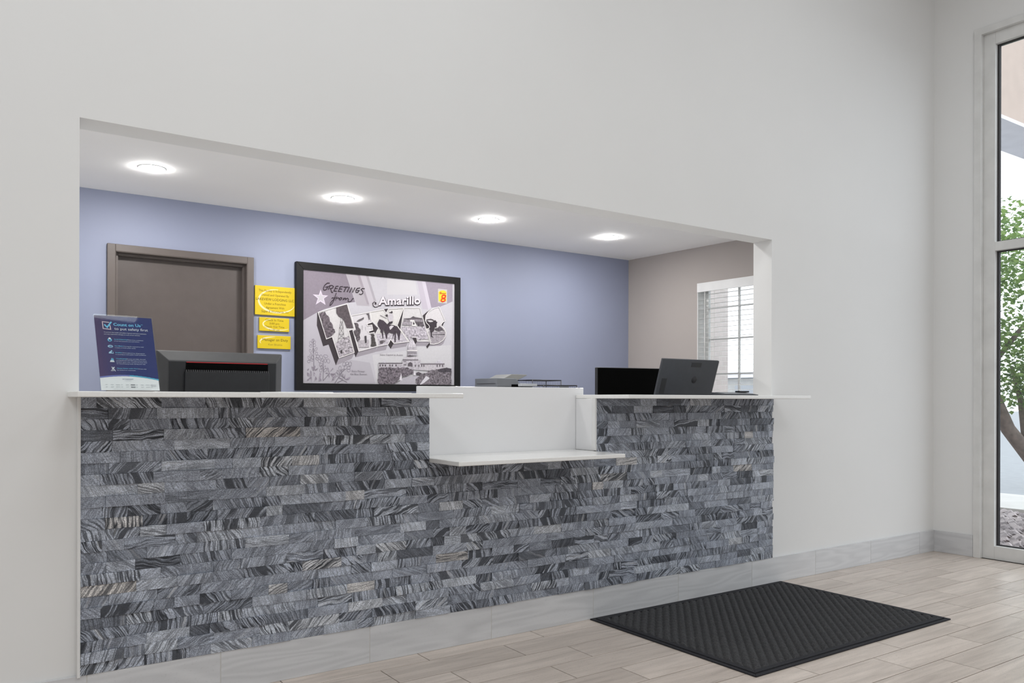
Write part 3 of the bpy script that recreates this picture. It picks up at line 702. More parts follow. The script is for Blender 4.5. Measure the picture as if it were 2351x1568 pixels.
# ------------------------------------------------------------------ framed print on the blue wall
PX0, PX1, PZ0, PZ1 = 2.150, 3.590, 1.096, 2.068
pic = empty('framed_print', (PX0, BW, PZ0)); tag(pic, 'large black-framed greeting print reading TEXAS on the blue wall', 'picture')
pw, ph, fw = PX1 - PX0, PZ1 - PZ0, 0.055
fr = [((0, 0), (pw, 0), (pw - fw, fw), (fw, fw)), ((pw, 0), (pw, ph), (pw - fw, ph - fw), (pw - fw, fw)), ((pw, ph), (0, ph), (fw, ph - fw), (pw - fw, ph - fw)), ((0, ph), (0, 0), (fw, fw), (fw, ph - fw))]
for q in fr: MB().prism(q, 'y', -.042, -.001).build('frame_side', M['black'], pic, .002)
MB().box(fw - .004, pw - fw + .004, -.0295, -.002, fw - .004, ph - fw + .004).build('backing_board', M['paper'], pic)
PD = [('p',(176,172,180),0,0,[(42,543),(172,599),(344,254),(607,225),(656,28),(42,29)]),('p',(131,122,133),0.05,1,[(46,921),(400,919),(480,699),(410,686),(227,627),(168,598),(47,530)]),('p',(171,165,172),0,1,[(401,917),(519,918),(603,674),(494,673)]),('p',(158,150,158),0,2,[(496,918),(520,918),(600,688),(582,687)]),('p',(184,178,186),0,1,[(520,918),(590,919),(669,688),(604,674)]),('p',(165,160,167),0,2,[(570,918),(592,919),(660,719),(640,718)]),('p',(195,192,196),0,1,[(756,904),(1011,909),(1032,798),(756,777)]),('p',(182,174,186),0,1,[(1027,912),(1071,912),(1132,682),(1079,681)]),('p',(196,189,200),0,1,[(1074,912),(1106,912),(1162,698),(1132,685)]),('p',(150,141,154),0.04,1,[(1106,912),(1366,913),(1367,765),(1248,713),(1162,699)]),('p',(205,195,208),0,2,[(195,775),(210,734),(256,733),(221,708),(235,660),(194,683),(156,657),(173,705),(132,733),(181,733)]),('p',(186,182,188),0,3,[(195,753),(205,728),(237,727),(213,708),(221,678),(194,694),(170,675),(181,709),(154,727),(186,727)]),('s',(48,38,46),6.5,4,[(265,830),(248,829),(226,809),(216,785),(219,773),(232,773),(245,785),(251,799)]),('s',(48,38,46),6.5,4,[(233,797),(262,804)]),('s',(48,38,46),6.5,4,[(273,813),(256,780)]),('s',(48,38,46),6.5,4,[(264,809),(286,814),(298,807),(291,794),(270,787)]),('s',(48,38,46),6.5,4,[(275,788),(282,762),(289,759),(292,764)]),('s',(48,38,46),6.5,4,[(338,812),(319,809),(302,772),(324,772)]),('s',(48,38,46),6.5,4,[(313,791),(331,793)]),('s',(48,38,46),6.5,4,[(374,812),(354,809),(338,772),(362,772)]),('s',(48,38,46),6.5,4,[(347,791),(368,793)]),('s',(48,38,46),6.5,4,[(382,809),(419,812)]),('s',(48,38,46),6.5,4,[(403,809),(385,773)]),('s',(48,38,46),6.5,4,[(429,812),(411,774)]),('s',(48,38,46),6.5,4,[(431,771),(449,809),(457,773),(476,811)]),('s',(48,38,46),6.5,4,[(519,813),(497,808),(483,788),(485,775),(500,775),(510,788)]),('s',(48,38,46),6.5,4,[(494,790),(514,793)]),('s',(48,38,46),6.5,4,[(558,810),(539,810),(528,800),(543,788),(543,772),(528,761),(514,764)]),('s',(48,38,46),5,4,[(321,758),(305,710),(292,680),(275,660),(268,659),(273,677),(298,707),(313,721)]),('s',(48,38,46),5,4,[(285,712),(287,718),(315,720)]),('s',(48,38,46),5,4,[(315,700),(326,732),(324,715),(338,723),(344,719),(344,710)]),('s',(48,38,46),5,4,[(356,725),(346,713),(352,705),(364,714),(368,724),(357,726)]),('s',(48,38,46),5,4,[(375,707),(385,726),(381,711),(396,725),(399,720),(396,708),(403,718),(416,725),(422,718),(418,702),(427,696),(444,703),(457,725),(466,725)]),('p',(62,56,60),0,2,[(168,599),(165,498),(216,340),(260,355),(320,196),(345,255),(288,417),(241,397),(173,598)]),('p',(152,146,154),0,2,[(345,253),(472,301),(473,290),(453,253),(320,196)]),('p',(199,196,197),0.05,3,[(173,598),(411,680),(473,488),(424,471),(472,302),(345,255),(288,417),(241,397)]),('p',(92,84,90),0.9,4,[(180,592),(228,607),(246,581),(268,551),(293,505),(312,457),(290,429),(276,414),(241,401),(221,460)]),('p',(84,76,80),0.3,4,[(320,644),(409,674),(463,493),(407,490),(389,537),(370,564),(341,576),(322,603)]),('p',(150,144,150),0.9,4,[(308,361),(341,390),(393,416),(426,428),(469,308),(347,260),(327,310)]),('s',(88,82,86),2.2,5,[(363,598),(334,375)]),('s',(88,82,86),2.2,5,[(367,599),(389,392)]),('s',(88,82,86),2.2,5,[(356,536),(374,537)]),('s',(88,82,86),2.2,5,[(350,487),(378,490)]),('s',(88,82,86),2.2,5,[(345,438),(382,443)]),('s',(88,82,86),2.2,5,[(340,403),(386,409)]),('s',(88,82,86),2.2,5,[(356,536),(378,490)]),('s',(88,82,86),2.2,5,[(374,537),(350,487)]),('s',(88,82,86),2.2,5,[(350,487),(382,443)]),('s',(88,82,86),2.2,5,[(378,490),(345,438)]),('s',(88,82,86),2.2,5,[(345,438),(386,409)]),('s',(88,82,86),2.2,5,[(382,443),(340,403)]),('p',(60,55,58),0,5,[(356,314),(371,318),(371,294),(356,290)]),('s',(226,222,222),5,6,[(173,598),(411,680),(473,488),(424,471),(472,302),(345,255),(288,417),(241,397),(173,598)]),('p',(62,56,60),0,2,[(424,471),(459,481),(509,312),(484,263),(469,304)]),('p',(62,56,60),0,2,[(619,554),(675,502),(652,461),(619,451),(573,452),(577,541)]),('p',(152,146,154),0,2,[(509,310),(670,355),(652,310),(484,263)]),('p',(202,198,202),0.05,3,[(447,590),(603,627),(621,547),(580,532),(586,517),(621,526),(630,485),(592,473),(598,457),(642,468),(670,357),(509,312),(458,475),(480,483)]),('p',(86,80,84),0.7,4,[(469,537),(497,529),(523,482),(520,404),(499,386),(463,468),(482,481)]),('p',(70,66,66),0.6,4,[(615,451),(638,457),(664,361),(615,355)]),('p',(168,162,168),0.3,4,[(505,397),(596,408),(596,347),(513,341)]),('p',(70,66,70),0,5,[(558,434),(575,438),(577,382),(562,378)]),('p',(92,86,90),0.3,5,[(508,562),(527,570),(554,585),(550,568),(512,548),(489,547)]),('p',(80,74,78),0.5,5,[(571,611),(595,616),(603,571),(596,563),(586,601)]),('s',(120,112,118),2.5,5,[(539,518),(539,482)]),('s',(110,104,110),2.5,5,[(565,508),(567,484)]),('s',(226,222,222),5,6,[(447,590),(603,627),(621,547),(580,532),(586,517),(621,526),(630,485),(592,473),(598,457),(642,468),(670,357),(509,312),(458,475),(480,483),(447,590)]),('p',(62,56,60),0,4,[(725,658),(743,636),(745,626),(767,663),(760,664)]),('p',(62,56,60),0,2,[(905,679),(899,679),(844,534),(877,502)]),('p',(152,146,154),0,2,[(677,357),(762,375),(746,332),(650,311)]),('p',(152,146,154),0,2,[(816,384),(946,404),(929,366),(792,341)]),('p',(62,56,60),0,3,[(786,418),(814,383),(789,340),(764,373)]),('p',(206,203,202),0.05,3,[(604,628),(725,655),(745,627),(766,663),(901,679),(845,534),(946,406),(816,386),(786,418),(764,378),(677,359),(654,459),(683,503),(621,561)]),('p',(176,170,178),0.4,4,[(658,456),(895,468),(944,407),(817,387),(786,418),(764,379),(679,361)]),('p',(66,58,66),0.25,5,[(669,540),(687,575),(722,567),(746,547),(757,537),(814,534),(844,525),(877,486),(865,415),(856,414),(850,449),(835,484),(832,397),(820,397),(820,464),(802,420),(808,464),(775,473),(758,456),(755,421),(746,420),(737,460),(719,497),(722,422),(714,422),(708,464),(696,474),(699,496),(690,498),(678,511)]),('p',(190,184,190),0.1,6,[(760,604),(781,629),(802,625),(808,599),(805,566),(775,559),(763,580)]),('p',(62,56,60),0,7,[(770,637),(787,639),(796,649),(802,644),(805,634),(793,629),(772,634)]),('p',(58,52,58),0,7,[(734,614),(745,614),(756,620),(762,607),(751,598),(742,608)]),('s',(110,104,110),4,6,[(693,608),(722,596),(751,585)]),('p',(60,54,60),0,6,[(772,556),(805,566),(802,550),(775,537),(757,520),(754,536)]),('p',(200,194,200),0.3,6,[(772,518),(793,530),(814,526),(793,503),(781,495)]),('p',(96,90,94),0.8,5,[(687,402),(734,408),(739,396),(711,379),(690,380)]),('s',(226,222,222),5,8,[(604,628),(725,655),(745,627),(766,663),(901,679),(845,534),(946,406),(816,386),(786,418),(764,378),(677,359),(654,459),(683,503),(621,561),(604,628)]),('p',(152,146,154),0,2,[(1027,410),(1145,415),(1115,378),(1016,374)]),('p',(62,56,60),0,2,[(1078,626),(1123,663),(1144,666),(1144,518),(1113,522)]),('p',(198,195,197),0.05,3,[(906,679),(1053,689),(1146,417),(1029,415),(1019,446),(981,444),(973,406),(956,405),(875,505)]),('p',(164,158,166),0.7,4,[(880,527),(1100,538),(1135,437),(1035,419),(1019,446),(981,444),(961,413),(879,508)]),('p',(90,84,90),0.2,5,[(904,593),(963,600),(991,618),(1010,611),(1072,606),(1078,594),(904,588)]),('p',(128,122,128),0.5,5,[(909,588),(930,589),(930,581),(967,592),(1078,594),(1084,576),(900,566)]),('p',(146,140,147),0.4,5,[(895,566),(982,570),(976,541),(892,538)]),('p',(88,82,88),0.6,5,[(1010,572),(1081,573),(1094,544),(1035,538)]),('p',(226,222,222),0,6,[(960,583),(1000,585),(1017,539),(977,537),(985,573),(962,572)]),('p',(62,56,60),0,7,[(994,579),(1005,550),(987,547)]),('s',(226,222,222),4.5,8,[(1053,689),(906,679),(875,505),(956,405)]),('s',(226,222,222),4.5,8,[(981,444),(1019,446),(1029,415),(1146,417),(1053,689)]),('p',(62,56,60),0,8,[(987,440),(1020,440),(1026,412),(1013,387),(992,417)]),('p',(152,146,154),0,2,[(1148,399),(1189,398),(1230,408),(1275,435),(1304,498),(1305,465),(1279,404),(1237,372),(1189,353),(1148,354),(1123,359)]),('p',(62,56,60),0,4,[(1147,411),(1113,375),(1123,356),(1149,393)]),('p',(62,56,60),0,2,[(1078,626),(1125,665),(1182,696),(1234,713),(1236,708),(1185,691),(1137,661),(1115,633)]),('p',(62,56,60),0,2,[(1296,596),(1268,584),(1256,559),(1270,549),(1281,573)]),('p',(200,196,199),0.05,3,[(1234,711),(1294,595),(1272,585),(1256,566),(1257,552),(1288,526),(1301,498),(1296,464),(1272,432),(1227,405),(1186,395),(1151,395),(1148,405),(1157,413),(1117,520),(1135,523),(1143,535),(1138,550),(1116,567),(1103,588),(1108,630),(1131,662),(1178,693)]),('p',(150,144,150),0.35,4,[(1127,498),(1298,506),(1296,464),(1272,432),(1227,406),(1186,396),(1151,396),(1157,413)]),('p',(80,74,80),0.6,5,[(1189,521),(1240,546),(1269,533),(1288,514),(1214,508)]),('p',(58,52,58),0.2,6,[(1114,589),(1147,577),(1176,581),(1182,593),(1201,597),(1211,583),(1220,584),(1211,569),(1211,539),(1195,538),(1185,504),(1166,492),(1166,464),(1182,451),(1157,455),(1154,491),(1143,521),(1142,546),(1119,567)]),('s',(70,62,68),7,7,[(1117,595),(1134,598),(1153,602),(1172,599),(1185,590)]),('p',(70,64,70),0.2,5,[(1173,475),(1291,484),(1285,478),(1179,473)]),('s',(226,222,222),5,8,[(1234,711),(1294,595),(1272,585),(1256,566),(1257,552),(1288,526),(1301,498),(1296,464),(1272,432),(1227,405),(1186,395),(1151,395),(1148,405),(1157,413),(1117,520),(1135,523),(1143,535),(1138,550),(1116,567),(1103,588),(1108,630),(1131,662),(1178,693),(1234,711)]),('p',(197,195,199),0.03,2,[(628,287),(931,332),(1030,366),(1355,394),(1356,50),(971,43),(971,25),(667,25)]),('p',(188,183,190),0.35,9,[(960,414),(990,424),(1010,389),(1017,365),(942,363)]),('p',(168,163,170),0.3,9,[(942,363),(1017,365),(1022,339),(939,336)]),('p',(226,222,222),0,9,[(934,336),(1030,341),(1030,332),(934,330)]),('p',(168,163,170),0.2,9,[(937,329),(1027,331),(1027,294),(937,294)]),('p',(92,86,92),0,10,[(942,325),(948,326),(948,303),(942,303)]),('p',(92,86,92),0,10,[(956,326),(962,326),(962,304),(956,304)]),('p',(92,86,92),0,10,[(970,326),(976,327),(976,304),(970,304)]),('p',(92,86,92),0,10,[(984,327),(990,327),(990,305),(984,305)]),('p',(92,86,92),0,10,[(998,327),(1004,328),(1004,305),(998,305)]),('p',(92,86,92),0,10,[(1012,328),(1018,328),(1018,306),(1012,306)]),('p',(92,86,92),0,9,[(927,284),(960,298),(1000,284)]),('p',(186,181,187),0.2,8,[(918,279),(1031,285),(1041,260),(895,256)]),('p',(178,173,180),0.25,8,[(893,257),(1061,259),(1061,173),(893,184)]),('p',(92,86,92),0,9,[(895,259),(1037,262),(1037,256),(895,250)]),('p',(92,86,92),0.2,9,[(941,203),(942,226),(964,240),(984,230),(987,201)]),('p',(176,171,178),0.2,7,[(680,222),(895,228),(895,184),(681,182)]),('p',(92,86,92),0,9,[(680,225),(891,231),(891,223),(680,217)]),('p',(184,179,185),0.2,7,[(1058,220),(1288,232),(1288,199),(1167,172),(1041,175)]),('p',(120,113,120),0,9,[(1058,231),(1288,237),(1288,226),(1058,220)]),('p',(190,187,195),0.2,7,[(704,226),(733,253),(755,227)]),('p',(190,187,195),0.2,7,[(1187,233),(1239,271),(1285,235)]),('p',(92,86,92),0.2,10,[(688,212),(699,213),(699,197),(688,196)]),('p',(92,86,92),0.2,10,[(711,213),(722,213),(722,197),(711,197)]),('p',(92,86,92),0.2,10,[(734,213),(746,214),(746,198),(734,197)]),('p',(92,86,92),0.2,10,[(774,215),(786,215),(786,199),(775,198)]),('p',(92,86,92),0.2,10,[(797,215),(808,215),(808,199),(797,199)]),('p',(92,86,92),0.2,10,[(829,216),(841,216),(841,200),(829,200)]),('p',(92,86,92),0,10,[(904,246),(913,246),(913,237),(904,237)]),('p',(92,86,92),0,10,[(905,222),(913,223),(913,209),(905,209)]),('p',(92,86,92),0,10,[(918,246),(926,247),(926,238),(918,237)]),('p',(92,86,92),0,10,[(918,223),(926,223),(926,210),(918,209)]),('p',(92,86,92),0.1,10,[(1006,219),(1016,219),(1016,201),(1006,201)]),('p',(92,86,92),0.1,10,[(1038,220),(1048,220),(1048,202),(1038,202)]),('p',(92,86,92),0.1,10,[(1065,221),(1075,221),(1075,203),(1065,203)]),('p',(92,86,92),0.1,10,[(1085,221),(1095,221),(1095,203),(1085,203)]),('p',(92,86,92),0.1,10,[(1212,224),(1222,225),(1222,206),(1212,206)]),('p',(92,86,92),0.1,10,[(1236,225),(1246,225),(1246,207),(1236,207)]),('p',(92,86,92),0.1,10,[(1264,226),(1274,226),(1274,208),(1264,207)]),('p',(100,93,100),0.95,10,[(682,185),(833,191),(931,196),(994,177),(994,147),(938,128),(898,113),(843,68),(814,47),(705,40),(673,66),(679,121)]),('p',(106,100,106),0.95,10,[(1355,194),(1306,199),(1212,185),(1146,171),(1109,150),(1065,146),(1018,103),(1015,67),(1045,47),(1356,49)]),('p',(82,76,82),0.5,11,[(1018,151),(1041,160),(1068,149),(1058,134),(1021,133)]),('p',(70,66,72),0.4,11,[(1222,182),(1306,201),(1355,194),(1355,164),(1236,161)]),('p',(176,172,180),0.05,10,[(898,107),(964,123),(1048,127),(1011,97),(1011,67),(1031,41),(971,40),(971,25),(833,27),(859,71)]),('p',(208,205,212),0,12,[(1112,129),(1147,111),(1099,74),(1065,44),(1052,44)]),('p',(214,210,216),0,12,[(994,132),(1002,177),(1016,133)]),('p',(214,210,216),0,12,[(844,87),(866,92),(870,112),(882,145),(888,113),(888,92),(898,88)]),('p',(186,182,182),0,2,[(1224,864),(1314,863),(1315,743),(1224,744)]),('s',(150,140,150),2,3,[(1224,864),(1314,863),(1315,743),(1224,744),(1224,864)]),('p',(240,200,56),0,3,[(1231,837),(1250,848),(1277,854),(1298,848),(1307,841),(1307,763),(1292,759),(1270,748),(1248,756),(1232,759)]),('s',(222,52,38),9.5,4,[(1274,784),(1263,796),(1266,809),(1285,815),(1298,810),(1294,795),(1274,784),(1257,775),(1254,763),(1266,758),(1285,761),(1294,772),(1289,783),(1274,785)]),('s',(190,60,40),3,4,[(1257,837),(1246,837),(1244,830),(1257,828),(1253,822),(1239,823)]),('s',(190,60,40),3,4,[(1261,828),(1264,823),(1270,829),(1272,825)]),('s',(190,60,40),3,4,[(1275,821),(1279,830),(1283,826),(1290,830),(1294,826),(1301,831)]),('s',(128,120,132),2.2,3,[(146,376),(139,366),(129,364),(123,370),(123,382),(130,392),(139,394),(146,388),(146,376)]),('s',(128,120,132),2.2,3,[(125,365),(126,355),(122,348),(115,349),(108,357),(107,368),(111,374),(118,373),(125,365)]),('s',(128,120,132),2.2,3,[(154,364),(147,357),(140,356),(136,362),(138,372),(145,379),(153,380),(156,374),(154,364)]),('s',(128,120,132),2.2,3,[(128,336),(124,331),(115,330),(107,333),(105,340),(110,345),(118,347),(126,343),(128,336)]),('s',(128,120,132),2.2,3,[(157,345),(154,337),(146,334),(139,337),(136,345),(139,353),(146,357),(154,353),(157,345)]),('s',(128,120,132),2.2,3,[(121,303),(122,293),(118,287),(112,290),(107,299),(106,309),(109,314),(116,312),(121,303)]),('s',(128,120,132),2.2,3,[(165,311),(157,301),(150,299),(148,305),(152,317),(160,327),(167,329),(169,323),(165,311)]),('s',(128,120,132),2.2,3,[(144,305),(142,293),(138,287),(133,292),(131,304),(133,317),(137,322),(142,317),(144,305)]),('s',(128,120,132),2.2,3,[(128,267),(123,260),(116,259),(111,264),(111,272),(116,279),(123,281),(128,276),(128,267)]),('s',(128,120,132),2.2,3,[(170,279),(164,272),(156,270),(152,276),(153,286),(159,293),(167,295),(171,289),(170,279)]),('s',(128,120,132),2.2,3,[(111,250),(116,239),(114,232),(106,233),(98,243),(94,254),(96,261),(104,259),(111,250)]),('s',(128,120,132),2.2,3,[(114,221),(110,213),(102,209),(94,212),(90,220),(94,228),(102,232),(110,229),(114,221)]),('s',(128,120,132),2.2,3,[(139,255),(139,242),(135,236),(129,240),(124,251),(124,264),(128,270),(134,266),(139,255)]),('s',(128,120,132),2.2,3,[(183,254),(175,247),(165,248),(161,256),(164,266),(172,273),(182,272),(186,264),(183,254)]),('s',(128,120,132),2.2,3,[(182,239),(176,234),(165,234),(156,239),(153,246),(159,251),(170,251),(180,246),(182,239)]),('s',(128,120,132),2.2,3,[(128,238),(132,226),(130,220),(124,223),(117,233),(114,245),(116,251),(122,248),(128,238)]),('s',(128,120,132),2.2,3,[(211,260),(210,248),(204,241),(196,244),(190,256),(191,268),(197,275),(205,271),(211,260)]),('s',(128,120,132),2.2,3,[(254,260),(247,254),(233,254),(222,260),(219,269),(227,276),(240,276),(252,270),(254,260)]),('s',(128,120,132),2.2,3,[(196,229),(196,219),(190,212),(182,214),(176,223),(175,233),(181,239),(189,238),(196,229)]),('s',(128,120,132),2.2,3,[(243,229),(239,218),(232,214),(226,219),(225,231),(229,242),(235,246),(241,241),(243,229)]),('s',(128,120,132),2.2,3,[(270,231),(269,218),(262,211),(252,214),(246,225),(247,238),(254,245),(264,242),(270,231)]),('s',(128,120,132),2.2,3,[(219,235),(216,227),(210,224),(203,227),(201,235),(203,243),(210,247),(216,244),(219,235)]),('s',(128,120,132),2.2,3,[(209,193),(201,185),(192,184),(186,191),(187,202),(194,210),(203,211),(210,204),(209,193)]),('s',(128,120,132),2.2,3,[(211,183),(212,171),(209,165),(202,168),(197,178),(195,189),(199,195),(205,193),(211,183)]),('s',(128,120,132),2.2,3,[(234,173),(227,162),(221,159),(219,165),(222,177),(229,188),(235,191),(237,185),(234,173)]),('s',(128,120,132),2.2,3,[(208,154),(205,145),(198,141),(190,145),(187,154),(190,163),(198,167),(205,164),(208,154)]),('s',(128,120,132),2.2,3,[(241,152),(231,145),(222,144),(221,152),(227,163),(237,171),(246,171),(247,164),(241,152)]),('s',(128,120,132),2.2,3,[(400,206),(394,195),(384,192),(377,198),(375,210),(381,221),(391,224),(399,218),(400,206)]),('s',(128,120,132),2.2,3,[(423,208),(414,202),(405,204),(400,211),(402,221),(411,227),(420,226),(425,218),(423,208)]),('s',(128,120,132),2.2,3,[(450,209),(445,196),(436,192),(428,198),(425,210),(430,222),(439,227),(448,221),(450,209)]),('s',(128,120,132),2.2,3,[(441,180),(436,172),(425,168),(414,171),(410,179),(414,188),(425,191),(436,188),(441,180)]),('s',(128,120,132),2.2,3,[(412,178),(404,169),(394,168),(388,175),(389,186),(396,195),(406,196),(413,189),(412,178)]),('s',(128,120,132),2.2,3,[(439,157),(433,149),(423,148),(414,153),(411,162),(417,169),(428,171),(437,166),(439,157)]),('s',(128,120,132),2.2,3,[(364,174),(360,162),(352,158),(345,163),(343,176),(347,188),(355,193),(362,187),(364,174)]),('s',(128,120,132),2.2,3,[(345,146),(348,134),(345,127),(338,129),(331,140),(328,152),(331,159),(338,156),(345,146)]),('s',(128,120,132),2.2,3,[(366,143),(357,132),(350,129),(349,136),(354,149),(362,160),(369,163),(371,156),(366,143)]),('s',(128,120,132),2.2,3,[(377,152),(368,142),(362,140),(361,147),(367,158),(376,168),(383,170),(383,163),(377,152)]),('s',(128,120,132),2.2,3,[(334,129),(337,116),(333,109),(325,111),(317,121),(315,134),(319,141),(327,139),(334,129)]),('s',(128,120,132),2.2,3,[(381,121),(376,115),(367,114),(359,118),(357,125),(362,130),(371,132),(379,128),(381,121)]),('s',(128,120,132),2.2,3,[(380,99),(373,95),(359,97),(348,104),(346,112),(353,116),(367,113),(378,106),(380,99)]),('s',(118,110,122),3.5,3,[(134,390),(139,282),(142,196),(141,150)]),('s',(118,110,122),3.5,3,[(216,232),(217,140),(216,74)]),('s',(118,110,122),3.5,3,[(268,135),(216,74)]),('s',(118,110,122),3.5,3,[(394,167),(354,128),(344,105),(311,58)]),('s',(118,110,122),3.5,3,[(341,102),(375,85),(413,66)]),('s',(118,110,122),3.5,3,[(332,61),(379,85)]),('s',(118,110,122),3.5,3,[(369,123),(397,91)]),('p',(142,134,146),0.4,3,[(123,187),(135,179),(141,150),(129,161)]),('p',(142,134,146),0.4,3,[(144,179),(153,193),(154,179),(144,150)]),('p',(142,134,146),0.4,3,[(150,159),(177,175),(168,159),(150,150)]),('p',(142,134,146),0.4,3,[(114,155),(123,144),(125,67),(117,95)]),('p',(142,134,146),0.4,3,[(90,158),(102,169),(101,155),(90,149)]),('p',(142,134,146),0.4,3,[(88,138),(108,127),(111,110),(91,112)]),('p',(142,134,146),0.4,3,[(141,144),(150,133),(147,110),(139,116)]),('p',(142,134,146),0.4,3,[(85,75),(108,98),(120,101),(102,78)]),('p',(142,134,146),0.4,3,[(147,70),(156,110),(168,88)]),('p',(142,134,146),0.4,3,[(180,71),(189,111),(204,77)]),('p',(142,134,146),0.4,3,[(189,134),(198,131),(199,108),(186,102)]),('p',(142,134,146),0.4,3,[(249,184),(260,170),(268,135),(255,153)]),('p',(142,134,146),0.4,3,[(295,177),(298,171),(277,147),(271,144)]),('p',(142,134,146),0.4,3,[(231,135),(246,138),(265,133),(246,131)]),('p',(142,134,146),0.4,3,[(271,133),(313,133),(307,122),(283,124)]),('p',(142,134,146),0.4,3,[(258,130),(271,127),(265,92)]),('p',(142,134,146),0.4,3,[(277,127),(314,110),(307,101),(292,107)]),('p',(142,134,146),0.4,3,[(283,72),(292,92),(301,113),(304,87)]),('p',(142,134,146),0.4,3,[(301,72),(314,104),(326,119)]),('p',(142,134,146),0.4,3,[(400,135),(394,94),(385,106)]),('p',(142,134,146),0.4,3,[(400,94),(441,108),(429,89),(404,85)])]
pr = Print()
iu0, iu1, iv0, iv1 = fw + .001, pw - fw - .001, fw + .001, ph - fw - .001
pr.rect(iu0, iv0, iu1, iv1, (188, 185, 192), 0.02, 0)
rp_ = random.Random(2)
cl = lambda p: (min(max(p[0] / 1000, iu0), iu1), min(max(p[1] / 1000, iv0), iv1))
for kind, col, n, layer, pts in PD:
    if kind == 'p' and n >= .6: pr.rough([cl(p) for p in pts], col, n, layer + 1, .011, rp_)
    elif kind == 'p': pr.poly([cl(p) for p in pts], col, n, layer + 1)
    else: pr.stroke([cl(p) for p in pts], n / 1000, col, layer + 1)
INK = (58, 50, 58)
pr.text('Amarillo', .675, .684, .066, INK, 5, width=.388, shear=.1, ang=.085, grow=.055)
pr.text('Amarillo', .678, .689, .066, (214, 208, 214), 6, width=.380, shear=.1, ang=.085, grow=.022)
pr.stroke([(.682, .692), (.668, .676), (.648, .672), (.634, .682), (.632, .698), (.642, .708), (.654, .704), (.654, .694)], .011, INK, 5)
pr.stroke([(.682, .692), (.668, .679), (.650, .675), (.637, .684), (.636, .697), (.643, .704)], .005, (206, 200, 206), 6)
pr.text('State Capitol in Austin', .693, .284, .014, (130, 124, 130), 4, width=.205, ang=.02)
pr.text('State Flower', .450, .147, .015, (122, 116, 124), 4, width=.113)
pr.text('the Blue Bonnet', .438, .124, .015, (122, 116, 124), 4, width=.142)
ink = pr.build('print', Matrix.Translation((0, -.0297, 0)) @ WALLF, pic)

# ------------------------------------------------------------------ yellow notices
def notice(x0, x1, z0, z1, lines, label, swoosh):
    t = empty('wall_sign', (x0, BW, z0)); tag(t, label, 'sign', 'yellow notices beside the door')
    w, h = x1 - x0, z1 - z0
    MB().box(0, w, -.014, -.001, 0, h).build('board', M['yellow'], t, .0015)
    p = Print()
    p.stroke([(min(a * w, w - .006), b_ * h) for a, b_ in swoosh if a < 1.0], .014 if h > .15 else .010, (238, 222, 168), 1, taper=True)
    for txt, cx, v, hh, ww, col in lines:
        p.text(txt, cx * w, v * h, hh * h, col, 3, width=ww * w, align='C')
    p.build('lettering', Matrix.Translation((0, -.0142, 0)) @ WALLF, t)
BR = (96, 78, 16); BL = (70, 58, 18)
def arc(cx, cy, rx, ry, a0, a1, n=22):
    return [(cx + rx * math.cos(math.radians(a0 + (a1 - a0) * i / n)), cy + ry * math.sin(math.radians(a0 + (a1 - a0) * i / n))) for i in range(n + 1)]
notice(1.847, 2.147, 1.652, 1.867, [('This Facility is Independently', .50, .80, .075, .82, BR), ('Owned and Operated By', .50, .655, .075, .70, BR), ('LAKEVIEW LODGING LLC', .50, .50, .085, .95, BL),
       ('Under a Franchise', .50, .36, .075, .54, BR), ('Agreement With', .50, .225, .075, .46, BR), ('Super 8 Worldwide, Inc', .50, .09, .075, .68, BR)],
       'large yellow notice with six lines of text, topmost beside the door', arc(.56, .5, .47, .40, 88, 338))
notice(1.880, 2.105, 1.534, 1.634, [('Check In Time', .5, .74, .15, .60, BR), ('3:00 pm', .5, .50, .14, .33, BR), ('Check Out Time', .5, .26, .15, .66, BR), ('11:00 am', .5, .04, .14, .34, BR)],
       'small yellow notice with check-in and check-out times, middle of three', arc(.62, .52, .50, .42, 120, 345))
notice(1.867, 2.117, 1.404, 1.501, [('Manager on Duty', .53, .58, .20, .76, BL), ('Ken Bhakta', .53, .24, .15, .42, (150, 132, 48))],
       'small yellow manager-on-duty notice, lowest of the three', arc(.62, .52, .55, .40, 100, 200, 12) )

# ------------------------------------------------------------------ leaflet stand on the left countertop
CTZ = OZ0 + CT
bs = empty('leaflet_stand', (0.409, -.005, CTZ + .0002), 0.10); tag(bs, 'clear acrylic stand holding a blue safety leaflet on the left countertop', 'leaflet stand')
BWd, BH = 0.184, 0.272
lean = math.atan2(0.10, 0.258)
BFR = Matrix.Translation((0, 0, .004)) @ Matrix.Rotation(-lean, 4, 'X')          # sheet leans back
def onb(m): return BFR @ m
MB().box(-.002, BWd + .002, -.0065, -.005, 0, BH + .002).xform(BFR).build('acrylic_front', M['acrylic'], bs)
MB().box(-.002, BWd + .002, .0018, .0034, 0, BH + .002).xform(BFR).build('acrylic_back', M['acrylic'], bs)
MB().box(-.002, BWd + .002, -.007, .095, 0.0, .003).build('acrylic_foot', M['acrylic'], bs)
NAVY, PUR, WHT, CY = (38, 50, 110), (78, 62, 104), (232, 236, 240), (120, 205, 240)
p = Print()
W_, H_ = BWd, BH
def uv(u, v): return (u * W_, (1 - v) * H_)
leaf = MB().box(0.0005, BWd - .0005, .0002, .0016, .001, BH).xform(BFR).build('leaflet', M['paper'], bs)
nst = 14
